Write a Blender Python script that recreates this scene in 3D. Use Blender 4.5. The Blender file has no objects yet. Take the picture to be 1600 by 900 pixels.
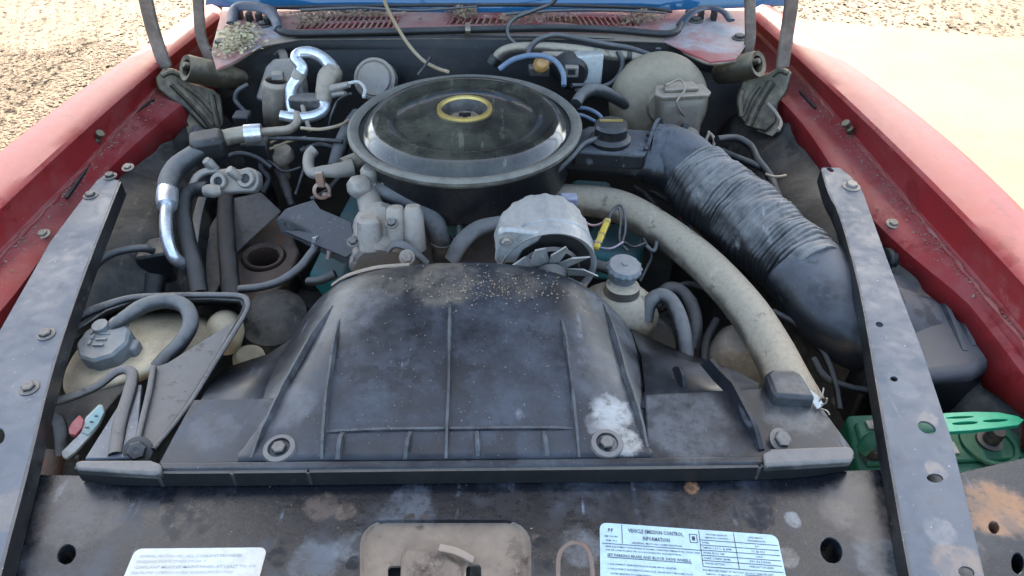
import bpy, bmesh, math, random
from mathutils import Vector, Matrix
from mathutils.bvhtree import BVHTree
random.seed(7)
R = math.radians
sc = bpy.context.scene
COL = sc.collection

# ------------------------------------------------------------------ camera
CAM = Vector((0, 0, 1.64)); PITCH = R(40.5); F = 1142.0
cam = bpy.data.cameras.new('camera'); camo = bpy.data.objects.new('camera', cam); COL.objects.link(camo)
cam.sensor_width = 36; cam.lens = 36*F/1600; cam.clip_start = .02; cam.clip_end = 500
camo.location = CAM; camo.rotation_euler = (R(90)-PITCH, 0, 0)
sc.camera = camo
# ------------------------------------------------------------------ sky, sun, exposure
SUN_EL, SUN_AZ = R(40), R(0)          # the sun stands behind the car, the raised hood shades the bay
w = bpy.data.worlds.new('World'); sc.world = w; w.use_nodes = True
nt = w.node_tree; bg = nt.nodes['Background']; sky = nt.nodes.new('ShaderNodeTexSky')
sky.sky_type = 'NISHITA'; sky.sun_disc = False; sky.sun_elevation = SUN_EL; sky.sun_rotation = SUN_AZ
sky.dust_density = 4.0; sky.air_density = .7; sky.ozone_density = .4
nt.links.new(sky.outputs[0], bg.inputs[0]); bg.inputs[1].default_value = .15
sun = bpy.data.lights.new('sun', 'SUN'); sun.energy = 2.0; sun.angle = R(.6); sun.color = (1, .95, .86)
suno = bpy.data.objects.new('sun', sun); COL.objects.link(suno)
sd = Vector((math.sin(SUN_AZ)*math.cos(SUN_EL), math.cos(SUN_AZ)*math.cos(SUN_EL), math.sin(SUN_EL)))
suno.rotation_euler = sd.to_track_quat('Z', 'Y').to_euler(); suno.location = (0, 6, 8)
vs = sc.view_settings; vs.view_transform = 'Standard'; vs.look = 'None'; vs.gamma = 1; vs.exposure = 3.0
vs.use_white_balance = True; vs.white_balance_temperature = 6750; vs.white_balance_tint = 2   # the photograph is balanced for the shade
sc.cycles.max_bounces = 8; sc.cycles.use_denoising = True

# ------------------------------------------------------------------ helpers: points
FW = Vector((0, math.cos(PITCH), -math.sin(PITCH))); UP = Vector((0, math.sin(PITCH), math.cos(PITCH)))
def ray(px, py): return Vector(((px-800)/F, 0, 0)) + UP*((450-py)/F) + FW
def P(px, py, z):                         # the point at height z on that sight line
    d = ray(px, py); return CAM + d*((z-CAM.z)/d.z)
def PY(px, py, y):                        # the point at distance y behind the nose
    d = ray(px, py); return CAM + d*(y/d.y)
def PP(px, py, p0, n):                    # the point on a plane
    d = ray(px, py); n = Vector(n); return CAM + d*((Vector(p0)-CAM).dot(n)/d.dot(n))
def m_per_px(p): return (Vector(p)-CAM).dot(FW)/F
def hit(bvh, px, py):
    a = bvh.ray_cast(CAM, ray(px, py).normalized())
    return (a[0], a[1]) if a[0] else (None, None)

# ------------------------------------------------------------------ helpers: materials
def N(nt, t, **k):
    n = nt.nodes.new(t)
    for a, b in k.items():
        if a in n.inputs.keys() if hasattr(n.inputs, 'keys') else False: n.inputs[a].default_value = b
        else: setattr(n, a, b)
    return n
def c4(c): return (c[0], c[1], c[2], 1)
def grime(name, base, dust=(.22, .21, .2), amt=.5, scale=9, rough=.5, metal=0., up=.25, rust=None, rust_amt=0.,
          speck=0., speck_col=(.45, .43, .4), bump=.15, bscale=90, coat=0., spots=(), soft=.16, dust_rough=.85, spec=.5, attr=None, stretch=None, scuff=0.):
    """worn surface: base coat, patchy dust that also settles on what faces up, specks, rust and single stains or painted sheen"""
    m = bpy.data.materials.new(name); m.use_nodes = True
    nt = m.node_tree; L = nt.links.new; b = nt.nodes['Principled BSDF']
    geo = nt.nodes.new('ShaderNodeNewGeometry'); pos = geo.outputs['Position']
    def math_(op, a, bb=None, clamp=False):
        n = nt.nodes.new('ShaderNodeMath'); n.operation = op; n.use_clamp = clamp
        for i, v in enumerate((a, bb)):
            if v is None: continue
            if isinstance(v, (int, float)): n.inputs[i].default_value = v
            else: L(v, n.inputs[i])
        return n.outputs[0]
    def noise(s, det=5, rgh=.6, off=0):
        n = nt.nodes.new('ShaderNodeTexNoise'); n.inputs['Scale'].default_value = s
        n.inputs['Detail'].default_value = det; n.inputs['Roughness'].default_value = rgh
        mp = nt.nodes.new('ShaderNodeMapping'); mp.inputs['Location'].default_value = (off, off*1.7, off*.6)
        if stretch: mp.inputs['Scale'].default_value = stretch
        L(pos, mp.inputs[0]); L(mp.outputs[0], n.inputs['Vector']); return n.outputs[0]
    def ramp(v, lo, hi):
        n = nt.nodes.new('ShaderNodeMapRange'); n.interpolation_type = 'SMOOTHSTEP'
        L(v, n.inputs[0]); n.inputs[1].default_value = lo; n.inputs[2].default_value = hi; return n.outputs[0]
    def mix(f, a, c):
        n = nt.nodes.new('ShaderNodeMix'); n.data_type = 'RGBA'
        if isinstance(f, (int, float)): n.inputs[0].default_value = f
        else: L(f, n.inputs[0])
        for s, v in ((6, a), (7, c)):
            if isinstance(v, tuple): n.inputs[s].default_value = c4(v)
            else: L(v, n.inputs[s])
        return n.outputs[2]
    sd_ = sum(map(ord, name)) % 97
    big = noise(scale, 10, .70, sd_*.13); fine = noise(bscale, 6, .7, sd_*.07); mid = noise(scale*4.3, 5, .65, sd_*.31)
    sep = nt.nodes.new('ShaderNodeSeparateXYZ'); L(geo.outputs['Normal'], sep.inputs[0])
    upv = math_('MAXIMUM', sep.outputs[2], 0.)
    s = math_('ADD', math_('MULTIPLY', big, .75), math_('MULTIPLY', mid, .25))
    s = math_('ADD', s, math_('MULTIPLY', math_('SUBTRACT', upv, .5), up))
    th = 1-amt
    fac = ramp(s, th-soft, th+soft)
    fac = math_('MULTIPLY', fac, math_('ADD', math_('MULTIPLY', ramp(fine, .25, .6), .35), .65))
    if attr:
        at = nt.nodes.new('ShaderNodeAttribute'); at.attribute_name = attr; basec = mix(.55, base, at.outputs[0])
    else:
        basec = mix(ramp(mid, .3, .75), base, tuple(x*.8 for x in base))
    col = mix(fac, basec, dust)
    rgh = math_('ADD', math_('MULTIPLY', fac, dust_rough-rough), rough)
    rgh = math_('ADD', rgh, math_('MULTIPLY', math_('SUBTRACT', fine, .5), .25), True)
    met = math_('MULTIPLY', math_('SUBTRACT', 1., fac), metal)
    if scuff:
        st = nt.nodes.new('ShaderNodeTexNoise'); st.inputs['Scale'].default_value = 70; st.inputs['Detail'].default_value = 3
        mp = nt.nodes.new('ShaderNodeMapping'); mp.inputs['Scale'].default_value = (1, .1, .5); mp.inputs['Rotation'].default_value = (0, 0, .5+sd_*.1); L(pos, mp.inputs[0]); L(mp.outputs[0], st.inputs['Vector'])
        sf = math_('MULTIPLY', ramp(st.outputs[0], .62, .70), math_('MULTIPLY', ramp(mid, .45, .65), scuff))
        col = mix(sf, col, tuple(min(1, x*1.6+.03) for x in dust))
        dk = math_('MULTIPLY', ramp(noise(scale*2.2, 7, .7, 9.1), .56, .62), .55)
        col = mix(dk, col, tuple(x*.6 for x in base)); rgh = math_('SUBTRACT', rgh, math_('MULTIPLY', dk, .12), True)
    if rust_amt:
        rn = math_('ADD', math_('MULTIPLY', noise(scale*1.3, 8, .68, 5.3), .8), math_('MULTIPLY', fine, .2))
        rf = ramp(rn, 1-rust_amt-.05, 1-rust_amt+.07)
        col = mix(rf, col, mix(mid, rust, tuple(x*.45 for x in rust))); rgh = math_('MAXIMUM', rgh, math_('MULTIPLY', rf, .9)); met = math_('MULTIPLY', met, math_('SUBTRACT', 1., rf))
    if speck:
        sp = ramp(noise(330, 2, .5, 2.1), .8-speck*.18, .84-speck*.18)
        col = mix(math_('MULTIPLY', sp, .7), col, speck_col)
    for (c, rad, colr, strength) in spots:
        vm = nt.nodes.new('ShaderNodeVectorMath'); vm.operation = 'DISTANCE'; L(pos, vm.inputs[0]); vm.inputs[1].default_value = c
        dd = math_('ADD', math_('DIVIDE', vm.outputs['Value'], rad), math_('MULTIPLY', math_('SUBTRACT', noise(.45/rad, 7, .68, rad*91), .5), 1.9))
        sf = math_('MULTIPLY', math_('SUBTRACT', 1., ramp(dd, .66, .98)), strength)
        sf = math_('MULTIPLY', sf, math_('ADD', math_('MULTIPLY', ramp(mid, .38, .58), .55), .45))
        sf = math_('MULTIPLY', sf, ramp(fine, .2, .55))
        col = mix(sf, col, colr); rgh = math_('MAXIMUM', rgh, math_('MULTIPLY', sf, .8))
    b.inputs['Specular IOR Level'].default_value = spec
    L(col, b.inputs['Base Color']); L(rgh, b.inputs['Roughness'])
    if metal: L(met, b.inputs['Metallic'])
    if coat:
        L(math_('MULTIPLY', math_('SUBTRACT', 1., fac), coat), b.inputs['Coat Weight']); b.inputs['Coat Roughness'].default_value = .12
    if bump:
        bn = nt.nodes.new('ShaderNodeBump'); bn.inputs['Strength'].default_value = bump; bn.inputs['Distance'].default_value = .004
        L(math_('ADD', math_('MULTIPLY', fine, .6), math_('MULTIPLY', mid, .6)), bn.inputs['Height']); L(bn.outputs[0], b.inputs['Normal'])
    return m

# ------------------------------------------------------------------ helpers: meshes
def smooth_pts(pts, n=8):
    """Catmull-Rom through 3-D points"""
    pts = [Vector(p) for p in pts]
    if len(pts) < 3: n_ = n; return [pts[0].lerp(pts[1], i/n_) for i in range(n_+1)], [i/n_ for i in range(n_+1)]
    out, par = [], []
    for i in range(len(pts)-1):
        p0 = pts[i-1] if i else pts[0]*2-pts[1]; p1, p2 = pts[i], pts[i+1]; p3 = pts[i+2] if i+2 < len(pts) else pts[-1]*2-pts[-2]
        for k in range(n):
            t = k/n
            out.append(.5*((2*p1)+(p2-p0)*t+(2*p0-5*p1+4*p2-p3)*t*t+(3*p1-p0-3*p2+p3)*t**3)); par.append(i+t)
    out.append(pts[-1]); par.append(len(pts)-1)
    return out, par
def add_tube(bm, pts, rad, seg=14, n=8, caps=True, ripple=None, flat=None, rings=None):
    """tube through pts; rad a number or a list per point; ripple(s_metres)->radius factor; flat=(sx,sz) squash across/up"""
    path, par = smooth_pts(pts, n)
    if not hasattr(rad, '__len__'): rad = [rad]*len(pts)
    rr = []
    for t in par:
        i = min(int(t), len(pts)-2) if len(pts) > 1 else 0; f = t-i
        if len(pts) == 2: f = t; i = 0
        f = f*f*(3-2*f); rr.append(rad[i]*(1-f)+rad[i+1]*f)
    t0 = (path[1]-path[0]).normalized(); ref = Vector((0, 0, 1)) if abs(t0.z) < .9 else Vector((0, 1, 0))
    side = t0.cross(ref).normalized(); vs_ = []; s = 0
    for i, p in enumerate(path):
        t = (path[min(i+1, len(path)-1)]-path[max(i-1, 0)]).normalized()
        side = (side-t*side.dot(t)).normalized(); upv = side.cross(t)
        if i: s += (p-path[i-1]).length
        r = rr[i]*(ripple(s) if ripple else 1)
        fx, fz = flat if flat else (1, 1)
        vs_.append([bm.verts.new(p+side*math.cos(a)*r*fx+upv*math.sin(a)*r*fz) for a in [2*math.pi*k/seg for k in range(seg)]])
    for a, b in zip(vs_, vs_[1:]):
        for k in range(seg): bm.faces.new((a[k], a[(k+1) % seg], b[(k+1) % seg], b[k]))
    if caps: bm.faces.new(vs_[0][::-1]); bm.faces.new(vs_[-1])
    return path
def frame(axis):
    z = Vector(axis).normalized(); x = z.cross(Vector((0, 0, 1)) if abs(z.z) < .95 else Vector((0, 1, 0))).normalized(); return x, z.cross(x), z
def add_lathe(bm, prof, origin, axis=(0, 0, 1), seg=32, wob=None, close=False):
    x, y, z = frame(axis); o = Vector(origin); rings = []
    for r, h in prof:
        if r < 1e-6: rings.append([bm.verts.new(o+z*h)])
        else: rings.append([bm.verts.new(o+z*h+(x*math.cos(a)+y*math.sin(a))*r*(wob(a, h) if wob else 1)) for a in [2*math.pi*k/seg for k in range(seg)]])
    for a, b in zip(rings, rings[1:]):
        for k in range(seg):
            k2 = (k+1) % seg
            if len(a) == 1 and len(b) == 1: continue
            if len(a) == 1: bm.faces.new((a[0], b[k2], b[k]))
            elif len(b) == 1: bm.faces.new((a[k], a[k2], b[0]))
            else: bm.faces.new((a[k], a[k2], b[k2], b[k]))
def add_box(bm, c, s, ax=None):
    X, Y, Z = ax if ax else (Vector((1, 0, 0)), Vector((0, 1, 0)), Vector((0, 0, 1))); c = Vector(c)
    v = [bm.verts.new(c+X*(s[0]/2*i)+Y*(s[1]/2*j)+Z*(s[2]/2*k)) for i in (-1, 1) for j in (-1, 1) for k in (-1, 1)]
    for f in ((0, 1, 3, 2), (4, 6, 7, 5), (0, 4, 5, 1), (2, 3, 7, 6), (0, 2, 6, 4), (1, 5, 7, 3)): bm.faces.new([v[i] for i in f])
def add_plate(bm, outer, th, holes=(), nrm=None):
    """flat plate through 3-D outline points with holes, thickness downwards along -nrm"""
    es = []
    for loop in [outer]+list(holes):
        v = [bm.verts.new(p) for p in loop]
        es += [bm.edges.new((v[i], v[(i+1) % len(v)])) for i in range(len(v))]
    if nrm is None:
        nrm = Vector((0, 0, 0)); o = [Vector(p) for p in outer]
        for i in range(len(o)): nrm += o[i].cross(o[(i+1) % len(o)])
        nrm.normalize()
        if (o[0]-CAM).dot(nrm) > 0: nrm = -nrm
    nrm = Vector(nrm).normalized()
    res = bmesh.ops.triangle_fill(bm, edges=es, use_beauty=True, normal=nrm)
    fs = [f for f in res['geom'] if isinstance(f, bmesh.types.BMFace)]
    for f in fs:
        if f.normal.dot(nrm) < 0: f.normal_flip()
    ex = bmesh.ops.extrude_face_region(bm, geom=fs)
    nv = [g for g in ex['geom'] if isinstance(g, bmesh.types.BMVert)]
    # the extruded copy becomes the top, the old faces stay below
    for v in set(v for f in fs for v in f.verts): v.co -= nrm*th
    for f in fs: f.normal_flip()
    return nrm
def ell(cx, cy, rx, ry, rot=0, n=18):
    c, s = math.cos(R(rot)), math.sin(R(rot))
    return [(cx+rx*math.cos(a)*c-ry*math.sin(a)*s, cy+rx*math.cos(a)*s+ry*math.sin(a)*c) for a in [2*math.pi*k/n for k in range(n)]]
def add_loft(bm, rows, close=False):
    vs_ = [[bm.verts.new(p) for p in r] for r in rows]
    for a, b in zip(vs_, vs_[1:]):
        for k in range(len(a)-1): bm.faces.new((a[k], a[k+1], b[k+1], b[k]))
    return vs_
def add_band(bm, pts, width_dir, w, th, n=6, nrm=None):
    """flat strap through pts, w wide along width_dir (or list), th thick"""
    path, _ = smooth_pts(pts, n); rows = []
    for i, p in enumerate(path):
        t = (path[min(i+1, len(path)-1)]-path[max(i-1, 0)]).normalized()
        wd = Vector(width_dir); wd = (wd-t*wd.dot(t)).normalized(); nn = t.cross(wd)
        ww = w if not hasattr(w, '__len__') else w[0]+(w[1]-w[0])*i/(len(path)-1)
        rows.append([p-wd*ww/2-nn*th/2, p+wd*ww/2-nn*th/2, p+wd*ww/2+nn*th/2, p-wd*ww/2+nn*th/2])
    vs_ = [[bm.verts.new(q) for q in r] for r in rows]
    for a, b in zip(vs_, vs_[1:]):
        for k in range(4): bm.faces.new((a[k], a[(k+1) % 4], b[(k+1) % 4], b[k]))
    bm.faces.new(vs_[0][::-1]); bm.faces.new(vs_[-1])

def worldloc(o):
    v = Vector((0, 0, 0))
    while o: v += o.location; o = o.parent
    return v
def thing(name, label, cat, loc=(0, 0, 0), group=None):
    o = bpy.data.objects.new(name, None); COL.objects.link(o); o.location = loc; o.empty_display_size = .05
    o['label'] = label; o['category'] = cat
    if group: o['group'] = group
    return o
def obj(name, bm, mat, parent=None, bevel=0, sharp=35, label=None, cat=None, group=None, kind=None, seg=2, solid=0, sub=0, soff=-1):
    bmesh.ops.recalc_face_normals(bm, faces=bm.faces[:]) if not solid else None
    me = bpy.data.meshes.new(name)
    if parent is None:
        xs = [v.co for v in bm.verts]; lo = Vector([min(c[i] for c in xs) for i in range(3)]); hi = Vector([max(c[i] for c in xs) for i in range(3)])
        org = Vector(((lo.x+hi.x)/2, (lo.y+hi.y)/2, lo.z))
    else: org = worldloc(parent)
    for v in bm.verts: v.co -= org
    bm.to_mesh(me); bm.free()
    for p in me.polygons: p.use_smooth = True
    me.set_sharp_from_angle(angle=R(sharp))
    me.materials.append(mat)
    o = bpy.data.objects.new(name, me); COL.objects.link(o)
    if parent is None: o.location = org
    else: o.parent = parent
    if solid:
        s = o.modifiers.new('solid', 'SOLIDIFY'); s.thickness = solid; s.offset = soff
    if bevel:
        b = o.modifiers.new('bevel', 'BEVEL'); b.width = bevel; b.segments = seg; b.limit_method = 'ANGLE'; b.angle_limit = R(32); b.harden_normals = False
    if sub:
        s = o.modifiers.new('sub', 'SUBSURF'); s.levels = s.render_levels = sub
    if label: o['label'] = label
    if cat: o['category'] = cat
    if group: o['group'] = group
    if kind: o['kind'] = kind
    return o
def tube_obj(name, pts, rad, mat, parent=None, **k):
    kw = {a: k.pop(a) for a in ('seg', 'n', 'ripple', 'flat', 'caps') if a in k}
    bm = bmesh.new(); add_tube(bm, pts, rad, **kw); return obj(name, bm, mat, parent, sharp=50, **k)
def pxtube(name, tr, rpx, mat, parent=None, **k):
    """tr = [(px, py, z)...], radius in photo pixels at each point's own distance"""
    pts = [P(*t) for t in tr]
    if not hasattr(rpx, '__len__'): rpx = [rpx]*len(pts)
    return tube_obj(name, pts, [r*m_per_px(p) for r, p in zip(rpx, pts)], mat, parent, **k)
_bolt = {}
def bolt(parent, p, nrm, r=.008, mat=None, washer=True, name='bolt'):
    key = (mat.name, washer)
    if key not in _bolt:
        bm = bmesh.new()
        if washer: add_lathe(bm, [(0, 0), (1.7, 0), (1.7, .18), (1.15, .3), (0, .3)], (0, 0, 0), seg=20)
        add_lathe(bm, [(0, .25), (1.12, .25), (1.15, .75), (1., .95), (.5, .98), (0, .9)], (0, 0, 0), seg=6)
        me = bpy.data.meshes.new('bolt'); bmesh.ops.recalc_face_normals(bm, faces=bm.faces[:]); bm.to_mesh(me); bm.free(); me.materials.append(mat); _bolt[key] = me
    o = bpy.data.objects.new(name, _bolt[key]); COL.objects.link(o); o.parent = parent
    o.location = Vector(p)-worldloc(parent); o.rotation_euler = Vector(nrm).to_track_quat('Z', 'Y').to_euler()
    o.rotation_euler.rotate_axis('Z', random.random()*3); o.scale = (r, r, r); return o

# ------------------------------------------------------------------ materials
DUST = (.30, .275, .24); GREY = (.20, .21, .225)
M = {}
M['red'] = grime('red_paint', (.25, .018, .02), (.33, .125, .115), .40, 6, .45, spec=.22, up=.2, speck=.25, scuff=.25, bump=.04, coat=.0, soft=.3, dust_rough=.6)
M['red_in'] = grime('red_inner_paint', (.27, .016, .018), (.32, .15, .12), .44, 9, .5, up=.35, speck=.3, bump=.12, coat=.15, soft=.2)
M['cowl_red'] = grime('cowl_paint', (.42, .05, .05), (.50, .40, .32), .52, 8, .5, up=.2, speck=.4, bump=.15)
M['black_metal'] = grime('black_painted_steel', (.012, .012, .013), (.075, .073, .072), .46, 9, .33, scuff=.5, up=.2, rust=(.36, .20, .11), rust_amt=.30, speck=.5, bump=.1, soft=.22)
M['brace'] = grime('blue_grey_steel', (.042, .055, .078), (.068, .082, .10), .40, 16, .42, scuff=.5, up=.15, rust=(.4, .24, .15), rust_amt=.2, speck=.4, bump=.02, soft=.3, spots=[(P(1448, 660, 1.0), .014, (0.255, 0.203, 0.158), 0.48), (P(1460, 738, 1.0), .013, (0.255, 0.195, 0.150), 0.48), (P(1500, 885, 1.0), .03, (0.270, 0.188, 0.128), 0.48), (P(1470, 830, 1.0), .018, (0.210, 0.203, 0.195), 0.42), (P(1410, 610, 1.0), .02, (0.150, 0.165, 0.173), 0.36), (P(1345, 450, 1.0), .02, (0.165, 0.150, 0.128), 0.36), (P(60, 600, 1.0), .03, (0.150, 0.150, 0.158), 0.36), (P(150, 320, 1.0), .02, (0.150, 0.143, 0.135), 0.36), (P(20, 800, 1.0), .03, (0.188, 0.150, 0.120), 0.42)])
M['liner'] = grime('black_liner', (.009, .009, .009), (.11, .098, .08), .45, 11, .5, up=.25, speck=.3, scuff=.5, bump=.4, bscale=60)
M['firewall'] = grime('firewall_black', (.009, .009, .009), (.055, .048, .04), .42, 7, .6, up=.1, speck=.2, bump=.25)
M['rubber'] = grime('black_rubber', (.010, .010, .010), (.075, .07, .062), .44, 16, .45, up=.35, speck=.2, bump=.1)
M['grey_hose'] = grime('grey_hose', (.022, .023, .024), (.14, .135, .125), .5, 18, .5, up=.4, bump=.08)
M['tan_hose'] = grime('tan_dusty_hose', (.08, .068, .05), (.35, .295, .21), .66, 10, .7, up=.55, scuff=.3, speck=.2, bump=.1, bscale=160)
M['tan'] = grime('tan_dirt_metal', (.11, .085, .06), (.33, .27, .20), .58, 14, .7, up=.4, bump=.15)
M['hinge'] = grime('greasy_hinge_steel', (.045, .036, .022), (.26, .205, .13), .5, 24, .45, up=.4, bump=.3, metal=.2)
M['alu'] = grime('bright_aluminium', (.72, .74, .76), (.42, .41, .39), .38, 30, .3, metal=.85, up=.1, bump=.05)
M['dull_alu'] = grime('dull_cast_aluminium', (.30, .28, .255), (.30, .25, .19), .54, 26, .42, metal=.55, scuff=.4, up=.3, bump=.35, bscale=120)
M['alt'] = grime('alternator_aluminium', (.36, .355, .34), (.30, .275, .235), .48, 22, .45, metal=.45, scuff=.4, up=.1, bump=.25, bscale=140, speck=.3)
M['dark_steel'] = grime('dark_steel', (.04, .038, .035), (.16, .14, .12), .5, 25, .5, metal=.4, up=.3, bump=.2)
M['rust'] = grime('rusty_iron', (.075, .042, .028), (.15, .11, .085), .45, 20, .8, up=.3, rust=(.28, .12, .06), rust_amt=.42, bump=.5, bscale=60)
M['teal'] = grime('teal_engine_paint', (.02, .14, .155), (.10, .13, .12), .42, 18, .5, up=.3, bump=.1)
M['lid'] = grime('black_glossy_lid', (.010, .010, .010), (.13, .125, .085), .44, 4, .12, up=.0, speck=.25, scuff=.35, coat=.3, bump=.05, soft=.2, dust_rough=.3)  # dust film is tinted yellowish to paint in the lid's sheen
M['lid_rim'] = grime('lid_rim', (.05, .048, .04), (.19, .175, .14), .55, 18, .45, up=.2, bump=.08)
M['drum'] = grime('black_drum', (.010, .010, .011), (.06, .058, .055), .42, 10, .3, up=.3, speck=.3, bump=.1)
M['brass'] = grime('dirty_brass', (.50, .37, .12), (.30, .24, .12), .36, 40, .35, metal=.7, up=.1, bump=.1)
M['dirt'] = grime('loose_dirt', (.16, .11, .075), (.33, .25, .17), .5, 60, .95, up=.2, bump=.6, speck=.3)
M['duct'] = grime('black_duct_plastic', (.010, .011, .013), (.10, .105, .115), .44, 8, .36, scuff=.4, up=.35, speck=.4, bump=.06, soft=.2)
M['flex'] = grime('flex_duct', (.012, .012, .013), (.20, .19, .175), .46, 16, .45, up=.35, bump=.06, soft=.2, scuff=.5)
M['tank'] = grime('yellowed_plastic', (.52, .43, .28), (.34, .26, .16), .38, 12, .4, scuff=.2, up=.2, bump=.06)
M['cap_grey'] = grime('grey_cap', (.12, .135, .14), (.24, .225, .2), .45, 40, .6, up=.3, bump=.2)
M['frame_pl'] = grime('dusty_black_plastic', (.016, .015, .015), (.125, .115, .105), .52, 12, .45, scuff=.4, up=.5, bump=.1, speck=.2)
M['green'] = grime('green_plastic', (.004, .10, .045), (.04, .12, .07), .4, 12, .45, up=.3, bump=.05, speck=.2)
M['bgreen'] = grime('bright_green_plastic', (.015, .30, .15), (.07, .30, .19), .25, 30, .4, up=.1, bump=.03)
M['white_pl'] = grime('white_plastic', (.46, .46, .42), (.32, .29, .24), .45, 30, .5, up=.1, bump=.03)
M['teal_pl'] = grime('pale_teal_plastic', (.26, .40, .37), (.32, .31, .26), .42, 60, .45, up=.1, bump=.03)
M['pink_pl'] = grime('red_pink_plastic', (.40, .055, .055), (.30, .2, .17), .42, 60, .5, up=.1, bump=.03)
M['yellow_pl'] = grime('yellow_plastic', (.55, .40, .05), (.36, .29, .16), .35, 60, .5, up=.1, bump=.03)
M['orange_pl'] = grime('orange_plastic', (.5, .26, .08), (.34, .25, .15), .4, 60, .5, up=.1, bump=.1)
M['wire_blk'] = grime('black_wire', (.015, .015, .016), (.12, .11, .1), .42, 40, .5, up=.3, bump=.03)
M['wire_blue'] = grime('blue_grey_wire', (.10, .15, .22), (.2, .22, .25), .45, 40, .5, up=.3, bump=.03)
M['wire_pink'] = grime('pink_wire', (.5, .27, .26), (.4, .33, .3), .4, 40, .5, up=.2, bump=.03)
M['wire_tan'] = grime('tan_wire', (.34, .24, .13), (.4, .33, .25), .45, 40, .6, up=.2, bump=.03)
M['label'] = grime('pale_blue_label', (.34, .46, .50), (.32, .40, .42), .3, 20, .45, up=0, bump=.01)
M['label_w'] = grime('faded_white_label', (.48, .50, .47), (.40, .33, .24), .42, 16, .5, up=0, bump=.02, soft=.25)
M['ink'] = grime('label_ink', (.03, .04, .045), (.06, .07, .075), .3, 60, .6, up=0, bump=0)
M['ink_f'] = grime('faded_ink', (.30, .31, .30), (.38, .38, .35), .5, 45, .6, up=0, bump=0)
M['shroud_l'] = M['frame_pl']

# ------------------------------------------------------------------ ground
def ground_mat(name, a, b, c, scale, bump=.5, attr=None):
    m = grime(name, a, b, .5, scale, .95, up=0, bump=bump, bscale=scale*14, speck=.5, speck_col=c, soft=.3, attr=attr); return m
M['soil'] = ground_mat('dry_soil', (.125, .084, .05), (.15, .107, .07), (.25, .16, .10), 1.3)
M['concrete'] = grime('concrete', (.108, .087, .051), (.13, .107, .066), .5, 1.6, .9, up=0, bump=.2, bscale=30, speck=.25, speck_col=(.06, .045, .03), soft=.25, scuff=.3)
M['stone'] = ground_mat('gravel_stone', (.135, .085, .05), (.155, .108, .07), (.3, .2, .12), 30, .3, attr='tint')
bm = bmesh.new(); n = 60
def gh(x, y): return -.004+.02*math.sin(x*.9+1)*math.cos(y*.7)*(1 if abs(x) > 2.4 or y > 5.4 else 0)
xs = [-80, -40, -20, -12]+[-9+.5*i for i in range(37)]+[12, 20, 40, 80]; ys = [-60, -20, -8]+[-4+.5*i for i in range(36)]+[16, 22, 32, 60, 120]
g = [[bm.verts.new((x, y, min(0, gh(x, y))-.004)) for x in xs] for y in ys]
for a, b in zip(g, g[1:]):
    for k in range(len(a)-1): bm.faces.new((a[k], a[k+1], b[k+1], b[k]))
obj('ground', bm, M['soil'], kind='structure')
# concrete drive to the right and under the car; its far edge crosses the photo top right
e1, e2 = P(1210, 25, .03), P(1600, 62, .03)
ed = (e2-e1).normalized()
bm = bmesh.new(); add_plate(bm, [Vector((-1.15, -5, .03)), Vector((7.5, -5, .03)), e1+ed*6.2, e1+ed*1.5, e1, e1-ed*1.2, Vector((-1.15, (e1-ed*1.2).y-.4, .03))], .1, nrm=(0, 0, 1))
obj('driveway', bm, M['concrete'], bevel=.01, kind='structure')
# gravel: thousands of stones, one mass
bm = bmesh.new(); lay = bm.loops.layers.color.new('tint')
ico = bmesh.new(); bmesh.ops.create_icosphere(ico, subdivisions=1, radius=1); iv = [v.co.copy() for v in ico.verts]; ifc = [[v.index for v in f.verts] for f in ico.faces]; ico.free()
pal = [(.46, .34, .23), (.42, .29, .19), (.50, .39, .28), (.36, .23, .14), (.54, .44, .34), (.30, .18, .10), (.44, .29, .18)]
def stone(x, y, s, flat):
    m = Matrix.Rotation(random.random()*6.3, 3, 'Z') @ Matrix.Rotation(random.uniform(-.5, .5), 3, 'X')
    j = [Vector((c.x*s*random.uniform(.7, 1.35), c.y*s*random.uniform(.55, 1.1), c.z*s*flat*random.uniform(.7, 1.2))) for c in iv]
    vv = [bm.verts.new(m @ c + Vector((x, y, s*flat*.45+gh(x, y)))) for c in j]; c = c4([k*random.uniform(.28, .38) for k in random.choice(pal)])
    for f in ifc:
        fa = bm.faces.new([vv[i] for i in f])
        for l in fa.loops: l[lay] = c
cnt = 0
while cnt < 17000:
    x, y = random.uniform(-4.4, -1.22), random.uniform(1.6, 6.2)
    q = CAM*0+Vector((x, y, 0))-CAM; d = q.dot(FW); px = 800+F*q.x/d; py = 450-F*q.dot(UP)/d
    if px < -60 or px > 420 or py < -20: continue
    dens = 1 if py > 70+.12*px*0+10*math.sin(px*.03) else .16
    if random.random() > dens: continue
    stone(x, y, random.choice([.006, .007, .008, .010, .013]), random.choice([.08, .14, .2])); cnt += 1
obj('gravel', bm, M['stone'], label='tan gravel and dry leaf litter left of the car', cat='gravel', kind='stuff', sharp=20)
bm = bmesh.new(); lay = bm.loops.layers.color.new('tint'); cnt = 0
while cnt < 3500:
    x, y = random.uniform(.9, 7), random.uniform(4.0, 9)
    q = Vector((x, y, 0))-CAM; d = q.dot(FW); px = 800+F*q.x/d; py = 450-F*q.dot(UP)/d
    ln = (py-25)-(px-1210)*37/390
    if ln > -2 or px > 1700 or py < -60: continue
    stone(x, y, random.choice([.006, .008, .010, .014]), random.choice([.08, .14, .2])); cnt += 1
obj('leaf_litter', bm, M['stone'], label='dry leaf litter and pebbles beyond the driveway', cat='leaf litter', kind='stuff', sharp=20)

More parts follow.
